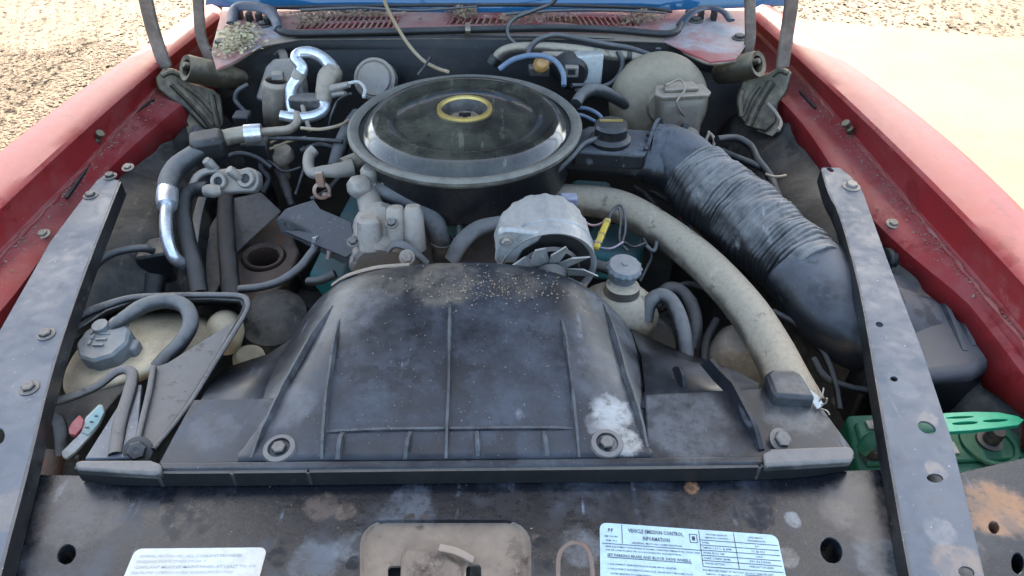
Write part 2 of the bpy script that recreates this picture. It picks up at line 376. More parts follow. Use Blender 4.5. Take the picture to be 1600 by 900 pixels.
# ------------------------------------------------------------------ the car body
car = thing('car', 'faded red car with its hood raised and engine bay open', 'car', (-.05, 1.0, 0))
def line(pts, z):
    w_ = sorted([P(a, b, z if not isinstance(z, (list, tuple)) else z[i]) for i, (a, b) in enumerate(pts)], key=lambda v: v.y)
    def f(y):
        i = 0
        while i < len(w_)-2 and y > w_[i+1].y: i += 1
        a, b = w_[i], w_[i+1]; t = (y-a.y)/max(1e-6, b.y-a.y); t = max(-1.2, min(1.3, t)) if 0 else t
        q = a.lerp(b, t); return q
    return f
def curve(pts, z, deg=3):
    import numpy as np
    w_ = [P(a, b, z) for a, b in pts]; c = np.polyfit([v.y for v in w_], [v.x for v in w_], deg)
    lo, hi = min(v.y for v in w_), max(v.y for v in w_); d = np.polyder(c)
    def f(y):
        q = min(hi, max(lo, y)); return Vector((float(np.polyval(c, q)+np.polyval(d, q)*(y-q)*.7), y, z))
    return f
def fender(sgn, O, L, W, K, y0, y1, lab):
    fO, fL, fW, fK = curve(O, 1.066), curve(L, 1.055), curve(W, 1.0), curve(K, .985, 5)
    rows = []; drops = []
    n = 56
    for i in range(n+1):
        y = y0+(y1-y0)*i/n
        fall = -.05*max(0, (.75-y)/.6)**2
        o, l, w_, k = fO(y), fL(y), fW(y), fK(y)
        if sgn*(o.x-l.x) < .05: o.x = l.x+sgn*.05
        if sgn*(w_.x-l.x) < .002: w_.x = l.x+sgn*.002
        if sgn*(w_.x-k.x) < .02: k.x = w_.x-sgn*.02
        jit = .004*math.sin(y*55)+.003*math.sin(y*131+1)+.002*math.sin(y*213)
        sec = [Vector((o.x-sgn*.0+sgn*.075, y, .40)), Vector((o.x+sgn*.11, y, .55)), Vector((o.x+sgn*.115, y, .78)), Vector((o.x+sgn*.085, y, .95)), Vector((o.x+sgn*.05, y, 1.025)),
               Vector((o.x+sgn*.022, y, 1.053)), Vector((o.x, y, 1.064)), o.lerp(l, .35)+Vector((0, 0, .004)), o.lerp(l, .7)+Vector((0, 0, .003)), l+Vector((sgn*.004, 0, .001)),
               l+Vector((-sgn*.001, 0, -.004)), l.lerp(w_, .5)+Vector((sgn*.003, 0, 0)), w_+Vector((sgn*.0, 0, .004)), w_+Vector((-sgn*.006, 0, -.001)), w_.lerp(k, .5)+Vector((0, 0, .0015)),
               k+Vector((sgn*.008, 0, .002)), k+Vector((0, 0, -.004)), k+Vector((-sgn*.004+jit, 0, -.05+jit*2))]
        for v in sec: v.y = y; v.z += fall
        rows.append(sec); drops.append(k.copy())
    bm = bmesh.new(); add_loft(bm, rows)
    if sgn > 0: bmesh.ops.reverse_faces(bm, faces=bm.faces[:])
    f = obj('fender', bm, M['red'], car, sharp=28, solid=.0025, label=lab)
    return f, fK, fW, fL
OL = [(-150, 372), (0, 241), (69, 186), (165, 110), (220, 74), (255, 54), (310, 22), (345, -4)]
LL = [(-260, 575), (-106, 425), (14, 310), (134, 195), (241, 103), (330, 38), (362, 8)]
WL = [(-190, 575), (-20, 425), (90, 310), (138, 244), (241, 140), (330, 60), (372, 20)]
KL = [(-110, 575), (34, 431), (79, 386), (165, 262), (275, 169), (335, 115), (390, 60)]
OR = [(1160, -12), (1187, 7), (1239, 45), (1335, 107), (1439, 172), (1518, 255), (1570, 310), (1600, 345), (1760, 530)]
LR = [(1150, 0), (1180, 28), (1236, 79), (1346, 176), (1477, 310), (1600, 441), (1740, 590)]
WR = [(1150, 20), (1190, 60), (1236, 103), (1335, 207), (1398, 310), (1487, 382), (1600, 531), (1690, 640)]
KR = [(1120, 60), (1170, 110), (1232, 176), (1301, 238), (1380, 362), (1439, 411), (1480, 441), (1518, 466), (1583, 521), (1640, 590)]
fenL, fKL, fWL, fLL = fender(-1, OL, LL, WL, KL, .14, 1.9, 'faded red fender on the gravel side')
fenR, fKR, fWR, fLR = fender(1, OR, LR, WR, KR, .14, 1.9, 'faded red fender on the concrete side')
# rubber hood stops and fender slots
def hood_stop(par, px, py, z, d):
    c = P(px, py, z); bm = bmesh.new(); add_lathe(bm, [(0, 0), (.007, 0), (.007, .010), (.004, .013), (.004, .018), (.007, .020), (.007, .026), (0, .028)], c-Vector((0, 0, .02)), (d*.5, -.1, .6), 14)
    obj('hood_stop', bm, M['hinge'], par)
hood_stop(fenL, 143, 206, 1.03, 1); hood_stop(fenR, 1335, 190, 1.03, -1)
for par, a, b, z in ((fenL, (208, 180), (240, 156), 1.001), (fenR, (1250, 143), (1274, 169), 1.001), (fenL, (104, 310), (140, 258), 1.0)):
    bm = bmesh.new(); add_band(bm, [P(*a, z-.002), P(*b, z-.002)], (1, 0, 0), .004, .004); obj('drain_slot', bm, M['rubber'], par)
# sheet metal screws along the ledge
for par, px, py in ((fenL, 68, 366), (fenL, 200, 262), (fenR, 1395, 350), (fenR, 1475, 374)):
    bolt(par, P(px, py, .99), (0, -.2, 1), .006, M['tan'])
# inner wheel housings
def liner(fK, sgn, y0, y1):
    rows = []
    for i in range(41):
        y = y0+(y1-y0)*i/40; k = fK(y); bul = .05*math.exp(-((y-1.02)/.22)**2)+.012*math.sin(y*9+sgn)+.004*math.sin(y*41)
        dz = .03*math.exp(-((y-1.0)/.2)**2)
        r = [k+Vector((sgn*.006, 0, -.03)), k+Vector((-sgn*.006, 0, -.055+dz)), k+Vector((-sgn*(.03+bul), 0, -.085+dz)), k+Vector((-sgn*(.06+bul*1.3), 0, -.15+dz*.5)), k+Vector((-sgn*(.09+bul*1.3), 0, -.26)), k+Vector((-sgn*(.10+bul), 0, -.55))]
        for v in r: v.y = y
        rows.append(r)
    bm = bmesh.new(); add_loft(bm, rows); return obj('wheel_housing', bm, M['liner'], car, solid=.003, sharp=40)
liner(fKL, -1, .3, 1.42); liner(fKR, 1, .3, 1.42)
# added dark floor, keeps lit ground out of the gaps below the bay
bm = bmesh.new(); add_plate(bm, [Vector((-.85, .3, .42)), Vector((.75, .3, .42)), Vector((.75, 1.5, .42)), Vector((-.85, 1.5, .42))], .01, nrm=(0, 0, 1)); obj('dark_bay_floor', bm, M['liner'], car)
# firewall
fwz = 1.047
top = [(290, 150), (330, 128), (362, 104), (385, 90), (410, 76), (470, 66), (700, 64), (900, 66), (1040, 71), (1075, 88), (1110, 102), (1165, 110), (1200, 140)]
rowt = [PY(a, b-8, 1.452) for a, b in top]
rows = []
for k, (dz, dy) in enumerate(((0, 0), (-.03, .005), (-.06, -.012), (-.13, -.006), (-.2, -.03), (-.65, -.03))):
    rows.append([Vector((p.x, p.y+dy+.006*math.sin(i*1.3+k), p.z+dz)) for i, p in enumerate(rowt)])
bm = bmesh.new(); add_loft(bm, rows); obj('firewall', bm, M['firewall'], car, solid=.004, sharp=40)
# cowl panel with grille openings
cz = 1.062
outer = [(338, 108), (362, 97), (385, 83), (410, 70), (470, 60), (700, 58), (900, 60), (1040, 65), (1075, 82), (1110, 96), (1150, 92), (1172, 60), (1178, 20), (1160, -45), (362, -45), (340, 40), (330, 80)]
GA = [(462, 45), (482, 27), (626, 25), (618, 42)]; GB = [(697, 38), (706, 29), (792, 27), (790, 36)]; GC = [(852, 25), (898, 25), (990, 28), (998, 40), (905, 38), (856, 32)]
bm = bmesh.new(); add_plate(bm, [P(a, b, cz) for a, b in outer], .004, [[P(a, b, cz) for a, b in h] for h in (GA, GB, GC)], nrm=(0, 0, 1))
M['cowl'] = grime('cowl_panel_paint', (.34, .035, .04), (.42, .30, .25), .5, 7, .5, up=.1, speck=.4, bump=.15, soft=.2,
                  spots=[(P(395, 62, cz), .09, (.36, .38, .40), .95), (P(350, 60, cz), .05, (.45, .4, .26), .9), (P(1110, 60, cz), .11, (.38, .38, .38), .95), (P(1160, 70, cz), .05, (.42, .33, .28), .8), (P(700, 57, cz), .03, (.4, .31, .2), .7), (P(980, 57, cz), .06, (.4, .33, .23), .7)])
cowl = obj('cowl_panel', bm, M['cowl'], car, bevel=.0015)
bm = bmesh.new(); add_plate(bm, [P(440, 60, cz)+Vector((0, 0, -.035)), P(1010, 60, cz)+Vector((0, 0, -.035)), P(1010, -70, cz)+Vector((0, 0, -.035)), P(440, -70, cz)+Vector((0, 0, -.035))], .003, nrm=(0, 0, 1))
obj('plenum_floor', bm, grime('plenum_paint', (.22, .012, .016), (.10, .03, .03), .42, 12, .6, bump=.1), cowl)
bm = bmesh.new(); add_plate(bm, [P(a, b, cz+.0015) for a, b in ((415, 71), (470, 61.5), (700, 59.5), (900, 61.5), (1036, 66), (1040, 58), (900, 52), (700, 51), (470, 55), (425, 60))], .002, nrm=(0, 0, 1)); obj('cowl_ledge', bm, M['tan'], cowl)
def bars(x0a, x1a, y0, y1, x0b, x1b, n):
    for i in range(n):
        t = (i+.5)/n; a = P(x0a+(x1a-x0a)*t, y0, cz+.001); b = P(x0b+(x1b-x0b)*t, y1, cz+.001)
        bm = bmesh.new(); add_band(bm, [a, b], (1, 0, 0), .0035, .004, n=1); obj('grille_bar', bm, M['cowl'], cowl)
bars(462, 618, 45.5, 25, 484, 628, 17); bars(697, 790, 38, 27, 706, 793, 9); bars(905, 998, 40, 26, 896, 988, 11); bars(852, 898, 34, 24, 852, 896, 5)
bm = bmesh.new(); add_band(bm, [P(468, 36, cz+.001), P(622, 33, cz+.001)], (0, 1, 0), .004, .004, n=1); obj('grille_bar', bm, M['cowl'], cowl)
# lip below the cowl edge
pxtube('cowl_lip', [(340, 110, 1.055), (362, 100, 1.055), (385, 86, 1.055), (410, 73, 1.055), (470, 63, 1.055), (700, 61, 1.055), (900, 63, 1.055), (1040, 68, 1.055), (1075, 85, 1.055), (1110, 99, 1.055), (1150, 95, 1.055)], 3.2, M['tan'], car)
# hood weatherstrip
ws = pxtube('weatherstrip', [(428, 16, 1.075), (430, 36, 1.075), (438, 49, 1.075), (470, 53, 1.075), (560, 51, 1.075), (640, 49, 1.075), (722, 47, 1.075), (800, 45, 1.075), (880, 44, 1.075), (960, 47, 1.075), (1030, 53, 1.075), (1056, 50, 1.075), (1064, 38, 1.075)], 4.8, M['rubber'], car, flat=(1, 1.2))
bm = bmesh.new(); add_band(bm, [P(731, 36, 1.08), P(731, 46, 1.092), P(731, 58, 1.07)], (1, 0, 0), .010, .003); obj('clip', bm, M['tan'], ws)
# end ducts of the cowl, left and right
for tr, rp in (([(362, 36, 1.07), (368, 12, 1.085), (395, 10, 1.09), (418, 16, 1.09), (430, 30, 1.085), (434, 44, 1.08)], 6), ([(1062, 40, 1.07), (1080, 20, 1.085), (1105, 12, 1.085), (1130, 18, 1.085), (1142, 32, 1.08)], 5)):
    pxtube('cowl_seal', tr, rp, M['brace'], car, flat=(1.4, .6))
for px, py, z in ((375, 24, 1.068), (390, 28, 1.068), (405, 28, 1.068), (418, 34, 1.068), (1075, 25, 1.068), (1095, 24, 1.068), (1115, 26, 1.068)):
    bm = bmesh.new(); add_box(bm, P(px, py, z), (.010, .02, .022)); obj('vent_rib', bm, M['rubber'], cowl, bevel=.001)
for px, py in ((412, 40), (345, 68), (1087, 33), (1155, 60)): bolt(cowl, P(px, py, cz), (0, 0, 1), .009, M['dark_steel'])
# windshield and its surround
bm = bmesh.new()
rows = [[Vector((x, 1.600+.5*t*.9-.03*(x/.7)**2*0, 1.064+.32*t)) + Vector((0, .10*(x+.05)**2*1.0, 0)) for x in [-.68+1.30*i/14 for i in range(15)]] for t in (0, .25, .5, .75, 1)]
add_loft(bm, rows)
M['glass'] = bpy.data.materials.new('windshield_glass'); M['glass'].use_nodes = True
b = M['glass'].node_tree.nodes['Principled BSDF']; b.inputs['Base Color'].default_value = (.02, .10, .20, 1); b.inputs['Roughness'].default_value = .08  # opaque blue base colour paints in the reflected sky
ws_ = obj('windshield', bm, M['glass'], car, solid=.005)
pxtube('windshield_trim', [(400, 14, 1.075), (470, 11, 1.075), (600, 9, 1.075), (720, 8, 1.075), (860, 8, 1.075), (1000, 12, 1.075), (1050, 18, 1.075)], 2.6, M['rubber'], car)
# hood, standing open above the frame: unseen, outline and underside shaped for the bay's light
hy0, hz0, th = 1.75, 1.185, R(65)
def hp(x, s, d=0): return Vector((x, hy0-s*math.cos(th)+d*-math.sin(th)*-1*0, hz0+s*math.sin(th)))
nh = Vector((0, math.sin(th), math.cos(th)))
hs = [0, .06, .12, .16, .2, .24, .28, .34, .42, .5, .6, .75, .9, 1.05, 1.2]
xl1, xr1 = fLL(.35).x, fLR(.35).x
def hw(y): t = max(0, min(1, (1.42-y)/.22)); return .012+.125*t*t*(3-2*t)  # widens the unseen hood so its shadow covers the fender crests
hout = [hp(fLR(1.595-1.5025*q).x+hw(1.595-1.5025*q), q) for q in hs]+[hp(xr1-.04, 1.36), hp((xl1+xr1)/2, 1.42), hp(xl1+.04, 1.36)]+[hp(fLL(1.595-1.5025*q).x-hw(1.595-1.5025*q), q) for q in hs[::-1]]
bm = bmesh.new(); add_plate(bm, [p+nh*.03 for p in hout], .012, nrm=nh); hood = obj('hood', bm, M['red'], car, bevel=.004)
ce = sum(hout, Vector())/len(hout)
bm = bmesh.new(); add_plate(bm, [ce+(p-ce)*.94+nh*.012 for p in hout], .012, nrm=nh); obj('insulation_pad', bm, grime('fibre_insulation', (.13, .14, .145), (.16, .168, .17), .5, 6, .95, up=0, bump=.4), hood, bevel=.004)  # unseen pad, added and toned for what it reflects into the bay
for t in (.25, .5, .75):
    bm = bmesh.new(); add_box(bm, hp(xl1+(xr1-xl1)*t, .7)-nh*.006, (.06, 1.15, .014), (Vector((1, 0, 0)), Vector((0, -math.cos(th), math.sin(th))), nh)); obj('inner_rib', bm, M['liner'], hood, bevel=.004)

# ------------------------------------------------------------------ radiator support panel
RZ = .975
rs_out = [(34, 748), (46, 741), (480, 748), (1300, 736), (1405, 732), (1426, 745), (1500, 738), (1600, 715), (1720, 694), (1790, 1010), (1760, 1120), (-120, 1120), (0, 960), (14, 870)]
def rrect(x0, y0, x1, y1, r, n=5):
    pts = []
    for cx, cy, a0 in ((x1-r, y0+r, -90), (x1-r, y1-r, 0), (x0+r, y1-r, 90), (x0+r, y0+r, 180)):
        for k in range(n+1): a = R(a0+90*k/n); pts.append((cx+r*math.cos(a), cy+r*math.sin(a)))
    return pts
dish = rrect(562, 812, 830, 985, 40)
M['support'] = grime('radiator_support_paint', (.007, .008, .011), (.075, .09, .115), .37, 9, .27, spec=.3, up=.0, scuff=.8, rust=(.34, .20, .12), rust_amt=.31, speck=.25, bump=.1, soft=.15,
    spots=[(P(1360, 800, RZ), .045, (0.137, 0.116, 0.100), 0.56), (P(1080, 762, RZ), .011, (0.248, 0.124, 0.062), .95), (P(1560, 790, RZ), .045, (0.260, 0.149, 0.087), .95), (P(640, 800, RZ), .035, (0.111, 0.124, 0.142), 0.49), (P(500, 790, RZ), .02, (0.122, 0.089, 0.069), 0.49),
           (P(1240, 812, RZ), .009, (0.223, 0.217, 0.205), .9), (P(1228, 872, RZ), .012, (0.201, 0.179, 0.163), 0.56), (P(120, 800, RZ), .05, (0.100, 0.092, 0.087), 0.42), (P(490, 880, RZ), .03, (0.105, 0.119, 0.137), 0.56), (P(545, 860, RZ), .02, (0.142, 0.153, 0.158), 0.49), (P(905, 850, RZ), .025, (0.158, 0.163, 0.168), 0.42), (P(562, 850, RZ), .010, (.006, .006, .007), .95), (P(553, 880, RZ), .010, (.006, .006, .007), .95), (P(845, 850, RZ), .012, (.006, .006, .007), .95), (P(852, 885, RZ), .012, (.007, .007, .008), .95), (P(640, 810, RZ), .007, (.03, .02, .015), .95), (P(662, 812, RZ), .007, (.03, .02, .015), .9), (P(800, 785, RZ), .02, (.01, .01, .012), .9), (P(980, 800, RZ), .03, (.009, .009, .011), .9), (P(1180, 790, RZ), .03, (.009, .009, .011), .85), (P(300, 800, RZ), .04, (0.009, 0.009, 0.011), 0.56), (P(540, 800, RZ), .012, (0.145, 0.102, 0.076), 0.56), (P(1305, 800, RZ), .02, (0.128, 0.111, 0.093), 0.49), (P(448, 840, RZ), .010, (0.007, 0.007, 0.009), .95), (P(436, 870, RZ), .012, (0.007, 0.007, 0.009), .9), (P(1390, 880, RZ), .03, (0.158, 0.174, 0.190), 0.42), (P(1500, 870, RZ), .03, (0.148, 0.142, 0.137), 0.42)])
holes = [ell(104, 866, 13, 16, 25), ell(1299, 860, 16, 20, -20), ell(1553, 824, 8, 10, -20), ell(1590, 880, 9, 16, 0), dish]
bm = bmesh.new(); add_plate(bm, [P(a, b, RZ) for a, b in rs_out], .045, [[P(a, b, RZ) for a, b in h] for h in holes], nrm=(0, 0, 1))
supp = obj('radiator_support', bm, M['support'], car, bevel=.003)
# pressed latch dish
def ringpx(pts, cx, cy, s, z): return [P(cx+(a-cx)*s, cy+(b-cy)*s, z) for a, b in pts]
bm = bmesh.new(); cx, cy = 696, 898
rr_ = [ringpx(dish, cx, cy, 1.0, RZ-.001), ringpx(dish, cx, cy, .985, RZ-.002), ringpx(dish, cx, cy, .95, RZ-.006), ringpx(dish, cx, cy, .9, RZ-.007)]
rr_ = [r+[r[0]] for r in rr_]; add_loft(bm, rr_)
bmesh.ops.remove_doubles(bm, verts=bm.verts, dist=1e-5)
slots = [rrect(606, 884, 632, 910, 6), rrect(728, 882, 752, 910, 6)]
add_plate(bm, rr_[-1][:-1], .004, [[P(a, b, RZ-.007) for a, b in s] for s in slots], nrm=(0, 0, 1))
M['latch_tan'] = grime('tan_latch_dish', (.12, .085, .06), (.21, .16, .115), .5, 16, .6, up=0, scuff=.6, rust=(.07, .04, .028), rust_amt=.42, bump=.2, soft=.15)
M['hinge_arm0'] = grime('rusty_lever', (.14, .09, .06), (.26, .2, .15), .5, 30, .6, bump=.2)
ld = obj('latch_dish', bm, M['latch_tan'], supp, sharp=30)
bm = bmesh.new(); add_plate(bm, [P(a, b, RZ-.003) for a, b in [(630, 858), (700, 862), (722, 882), (724, 985), (622, 985), (626, 872)]], .02, nrm=(0, 0, 1)); obj('latch_plate', bm, M['latch_tan'], ld, bevel=.004)
bm = bmesh.new(); add_band(bm, [P(686, 856, RZ+.004), P(712, 862, RZ+.004), P(740, 876, RZ-.004)], (0, 1, 0), .008, .004); obj('latch_lever', bm, M['hinge_arm0'], ld, bevel=.001)
bm = bmesh.new(); add_box(bm, P(640, 905, RZ-.05), (.12, .08, .05)); obj('latch_well', bm, M['rubber'], ld)
# pressed oval bead, rusty
ov = [(874, 985), (872, 900), (874, 868), (886, 853), (900, 849), (914, 855), (922, 870), (926, 900), (930, 985)]
pxtube('oval_bead', [(a, b, RZ-.0015) for a, b in ov], 5, M['rust'], supp, flat=(1, .7))
for px, py in ((8, 860),): bolt(supp, P(px+10, py, RZ), (0, 0, 1), .006, M['tan'])
# ------------------------------------------------------------------ fender braces
def brace(name, outer, holes, z0, z1, lab, fl=.02):
    # plane through front and rear heights
    ys = [b for a, b in outer]; pf = P(800, max(ys), z0); pr = P(800, min(ys), z1); n_ = Vector((1, 0, 0)).cross(pr-pf).normalized()
    bm = bmesh.new(); o3 = [PP(a, b, pf, n_) for a, b in outer]
    add_plate(bm, o3, .003, [[PP(a, b, pf, n_) for a, b in h] for h in holes], nrm=n_)
    o = obj(name, bm, M['brace'], car, bevel=.001, label=lab); return o, pf, n_
bl, pf, nn = brace('fender_brace', [(150, 283), (160, 275), (187, 282), (133, 420), (82, 570), (38, 745), (-4, 905), (-40, 1080), (-170, 1080), (-130, 900), (-60, 690), (0, 515), (78, 378), (132, 306)], [ell(-2, 681, 9, 12)], 1.0, 1.012, 'blue-grey steel fender brace on the gravel side')
for px, py in ((142, 306), (172, 276), (72, 523), (46, 607)): bolt(bl, PP(px, py, pf, nn), nn, .0065, M['dark_steel'])
bm = bmesh.new(); add_band(bm, [PP(a, b, pf, nn)+Vector((.001, 0, -.012)) for a, b in ((187, 284), (133, 421), (82, 571), (38, 746), (-4, 906), (-40, 1078))], (0, 0, 1), .024, .003, n=3); obj('flange', bm, M['black_metal'], bl)
holes = [ell(1374, 507, 6, 4, 15), ell(1397, 592, 6, 4, 15), ell(1448, 668, 15, 9, 25), ell(1461, 747, 13, 7, 5), ell(1510, 894, 13, 9, 15), ell(1297, 265, 6, 3, 25)]
br, pf2, nn2 = brace('fender_brace', [(1284, 262), (1312, 262), (1330, 276), (1348, 300), (1388, 410), (1440, 545), (1488, 690), (1538, 900), (1585, 1080), (1466, 1080), (1425, 900), (1396, 740), (1372, 600), (1345, 450), (1315, 340), (1296, 300)], holes, 1.0, 1.012, 'blue-grey steel fender brace over the green battery')
bolt(br, PP(1330, 292, pf2, nn2), nn2, .008, M['dull_alu'])
bm = bmesh.new(); add_band(bm, [PP(a, b, pf2, nn2)+Vector((-.001, 0, -.012)) for a, b in ((1285, 264), (1296, 301), (1315, 341), (1345, 451), (1372, 601), (1396, 741), (1425, 901), (1466, 1078))], (0, 0, 1), .024, .003, n=3); obj('flange', bm, M['black_metal'], br)

# ------------------------------------------------------------------ stickers
def text_faces(bm, s, size, o, X, Y, sx=1., bold=0.):
    cu = bpy.data.curves.new('t', 'FONT'); cu.body = s; cu.size = 1; cu.resolution_u = 1; cu.offset = bold
    ob = bpy.data.objects.new('t', cu); COL.objects.link(ob)
    dg = bpy.context.evaluated_depsgraph_get(); me = ob.evaluated_get(dg).to_mesh()
    wmax = max([v.co.x for v in me.vertices] or [1])
    vv = [bm.verts.new(o+X*(v.co.x*size*sx)+Y*(v.co.y*size)) for v in me.vertices]
    for p in me.polygons:
        try: bm.faces.new([vv[i] for i in p.vertices])
        except ValueError: pass
    ob.evaluated_get(dg).to_mesh_clear(); bpy.data.objects.remove(ob); bpy.data.curves.remove(cu)
    return wmax*size*sx
def sticker(name, tl, tr, hgt, mat, label, build, ink):
    A, B = P(*tl, RZ), P(*tr, RZ); X = (B-A).normalized(); Z = Vector((0, 0, 1)); Y = Z.cross(X); W_ = (B-A).length
    t = thing(name, label, 'sticker', A+X*W_/2-Y*hgt/2+Z*.0005); r = .007
    loc = [(a, b) for a, b in rrect(0, 0, W_, hgt, r, 4)]
    bm = bmesh.new(); add_plate(bm, [A+X*a-Y*b+Z*.0009 for a, b in loc], .0006, nrm=Z); obj('backing', bm, mat, t)
    bm = bmesh.new(); up = Z*.0012
    def tx(s, u, v, size, w=None, cen=False, bold=0.):      # u, v in fractions of width / metres down
        if cen: 
            tmp = bmesh.new(); L_ = text_faces(tmp, s, size, Vector(), X, Y, 1); tmp.free(); k = 1
            if w: k = w*W_/L_
            text_faces(bm, s, size, A+X*(u*W_-L_*k/2)-Y*(v+size*.7)+up, X, Y, k, bold)
        else:
            k = 1
            if w:
                tmp = bmesh.new(); L_ = text_faces(tmp, s, size, Vector(), X, Y, 1); tmp.free(); k = w*W_/L_
            text_faces(bm, s, size, A+X*(u*W_)-Y*(v+size*.7)+up, X, Y, k, bold)
    def ln(u0, v0, u1, v1, w_=.00035):
        a = A+X*(u0*W_)-Y*v0+up; b_ = A+X*(u1*W_)-Y*v1+up; d = (b_-a).normalized().cross(Z)*w_
        bm.faces.new([bm.verts.new(p) for p in (a-d, b_-d, b_+d, a+d)])
    build(tx, ln, W_, hgt); obj('lettering', bm, ink, t)
def emission(tx, ln, W_, H):
    tx('PF', .06, .006, .0055, cen=True, bold=.02); tx('GM CVA 8N', .062, .014, .0025, .075, True, .01); tx('G.M. 301', .062, .0185, .0025, .06, True, .01)
    ln(.125, .001, .125, .022); ln(.01, .023, .56, .023)
    tx('VEHICLE EMISSION CONTROL', .315, .0048, .006, .31, True, .02); tx('INFORMATION', .315, .0125, .006, .15, True, .02); tx('GENERAL MOTORS CORPORATION', .315, .0192, .0028, .28, True, .01)
    for a, b_ in (((.505, .006), (.545, .006)), ((.545, .006), (.545, .015)), ((.545, .015), (.505, .015)), ((.505, .015), (.505, .006))): ln(*a, *b_)
    for k in range(6): ln(.517, .0085+k*.0008, .534, .0085+k*.0008, .0003)
    tx('GM', .5255, .0092, .0032, .016, True, .03)
    ln(.56, .001, .56, .040); ln(.755, .001, .755, .040)
    tx('AIR-TANK EXHAUST', .657, .004, .0026, .12, True, .01); tx('EMISSION CONTROL', .657, .0075, .0026, .13, True, .01); tx('AUTOMATIC', .875, .004, .0026, .08, True, .01); tx('TRANSMISSION', .875, .0075, .0026, .1, True, .01)
    rowsT = [('DWELL', '30°'), ('TIMING (° B.T.C. @ RPM)', '12 @ 550'), ('SPARK PLUG GAP', '.060'), ('CARB. SCREW (RPM)', '550 IN DRIVE'), ('CHOKE SETTING', 'ONE NOTCH LEAN')]
    for i, (a, b_) in enumerate(rowsT):
        v = .0125+i*.0055; ln(.56, v-.001, .99, v-.001); tx(a, .57, v+.0008, .0027, min(.16, .0085*len(a)), bold=.01); tx(b_, .875, v+.0008, .0027, min(.15, .0095*len(b_)), True, .01)
    ln(.56, .040, .99, .040)
    tx('MAKE ADJUSTMENTS WITH ENGINE AT NORMAL OPERATING TEMPERATURE, CHOKE OPEN', .03, .0252, .0024, .52, bold=.01); tx('AND AIR CONDITIONING OFF. PLUG DISCONNECTED VACUUM FITTINGS.', .03, .0288, .0024, .42, bold=.01)
    tx('SET PARKING BRAKE AND BLOCK DRIVE WHEELS.', .04, .0335, .0042, .46, bold=.015); ln(.04, .0375, .50, .0375)
    body = ['1. DISCONNECT CARBURETOR HOSE FROM VAPOR CANISTER.', '2. DISCONNECT DISTRIBUTOR AND E.G.R. VALVE VACUUM HOSES, PLUG', '    HOSES LEADING TO CARBURETOR.', '3. SET DWELL AND TIMING AT SPECIFIED R.P.M.', '4. ADJUST CARBURETOR SPEED SCREW TO SPECIFIED R.P.M.', '5. RECONNECT DISTRIBUTOR, E.G.R. AND CANISTER HOSES.']
    for i, s in enumerate(body): tx(s, .04, .0435+i*.0048, .0026, len(s)*.0075, bold=.01)
    tx('IDLE MIXTURE PRESET AT FACTORY. DO NOT REMOVE CAPS.', .555, .0425, .0025, .38, bold=.01); ln(.78, .0453, .935, .0453)
    for i, s in enumerate(['REMOVAL OF MIXTURE SCREW CAPS AND ALTERING OF MIXTURE', 'MAY VIOLATE FEDERAL AND STATE EMISSION REGULATIONS. IF', 'CARBURETOR IS SERVICED, SEE SERVICE MANUAL', 'FOR IDLE MIXTURE ADJUSTMENT.']): tx(s, .57, .0465+i*.0042, .0024, len(s)*.0073, bold=.005)
sticker('emission_sticker', (937, 817), (1214, 837), .105, M['label'], 'pale blue printed emission sticker on the black radiator support', emission, M['ink'])
def coolant(tx, ln, W_, H):
    tx('GENERAL', .05, .0068, .0042, .13); tx('MOTORS', .2, .0068, .0042, .12); tx('FILL', .34, .0068, .004, .05); tx('ALL COOLANT PROVIDED', .41, .0068, .0044, .42, bold=.02)
    tx('FREEZING PROTECTION TO -34 °F', .05, .0125, .004, .52); tx('COOLANT MUST BE MAINTAINED AT LEAST TO 0°F', .05, .0182, .0042, .9, bold=.015); tx('FOR PROPER CORROSION AND BOILING PROTECTION', .04, .024, .004, .75)
    tx('SEE OWNERS MANUAL', .3, .03, .004, .4)
sticker('coolant_sticker', (212, 858), (418, 856), .075, M['label_w'], 'faded white coolant sticker with worn grey lettering on the radiator support', coolant, M['ink_f'])

# ------------------------------------------------------------------ fan shroud
SZ = 1.0
YB = .775
arch = [(432, 640), (446, 570), (468, 516), (496, 468), (540, 434), (610, 415), (700, 407), (800, 410), (880, 427), (936, 460), (980, 508), (1003, 562), (1012, 612)]
base = [(372, 722), (380, 722), (400, 721), (450, 721), (505, 720), (600, 720), (697, 719), (790, 718), (900, 717), (950, 716), (990, 716), (1012, 716), (1018, 716)]
top3 = [PY(a, b, YB) for a, b in arch]; bot3 = [P(a, b, SZ-.002) for a, b in base]
def resamp(pts, n):
    p, _ = smooth_pts(pts, 10); L_ = [0]
    for a, b in zip(p, p[1:]): L_.append(L_[-1]+(b-a).length)
    out = []; j = 0
    for i in range(n+1):
        t = L_[-1]*i/n
        while j < len(L_)-2 and L_[j+1] < t: j += 1
        out.append(p[j].lerp(p[j+1], (t-L_[j])/max(1e-9, L_[j+1]-L_[j])))
    return out
T_, B_ = resamp(top3, 60), [None]*61
pB, parB = smooth_pts(bot3, 10)
pT, parT = smooth_pts(top3, 10)
rows = []
for v in [0, .03, .10, .17, .19, .21, .3, .4, .5, .6, .7, .8, .87, .92, .96, .99, 1.0]:
    row = []
    for a, b in zip(pB, pT):
        q = a.lerp(b, v)
        zt = a.z+(b.z-a.z)*(v**1.35)
        zt += .005*min(1, v/.3)
        # crown of the funnel and the rounded mouth edge
        zt += .010*math.sin(math.pi*min(1, v))
        if v > .9: zt -= .010*((v-.9)/.1)**2
        row.append(Vector((q.x, q.y, zt)))
    rows.append(row)
edge = [Vector((p.x*1+(p.x+.09)*-.03, p.y+.004, p.z-.022)) for p in rows[-1]]; rows.append(edge)
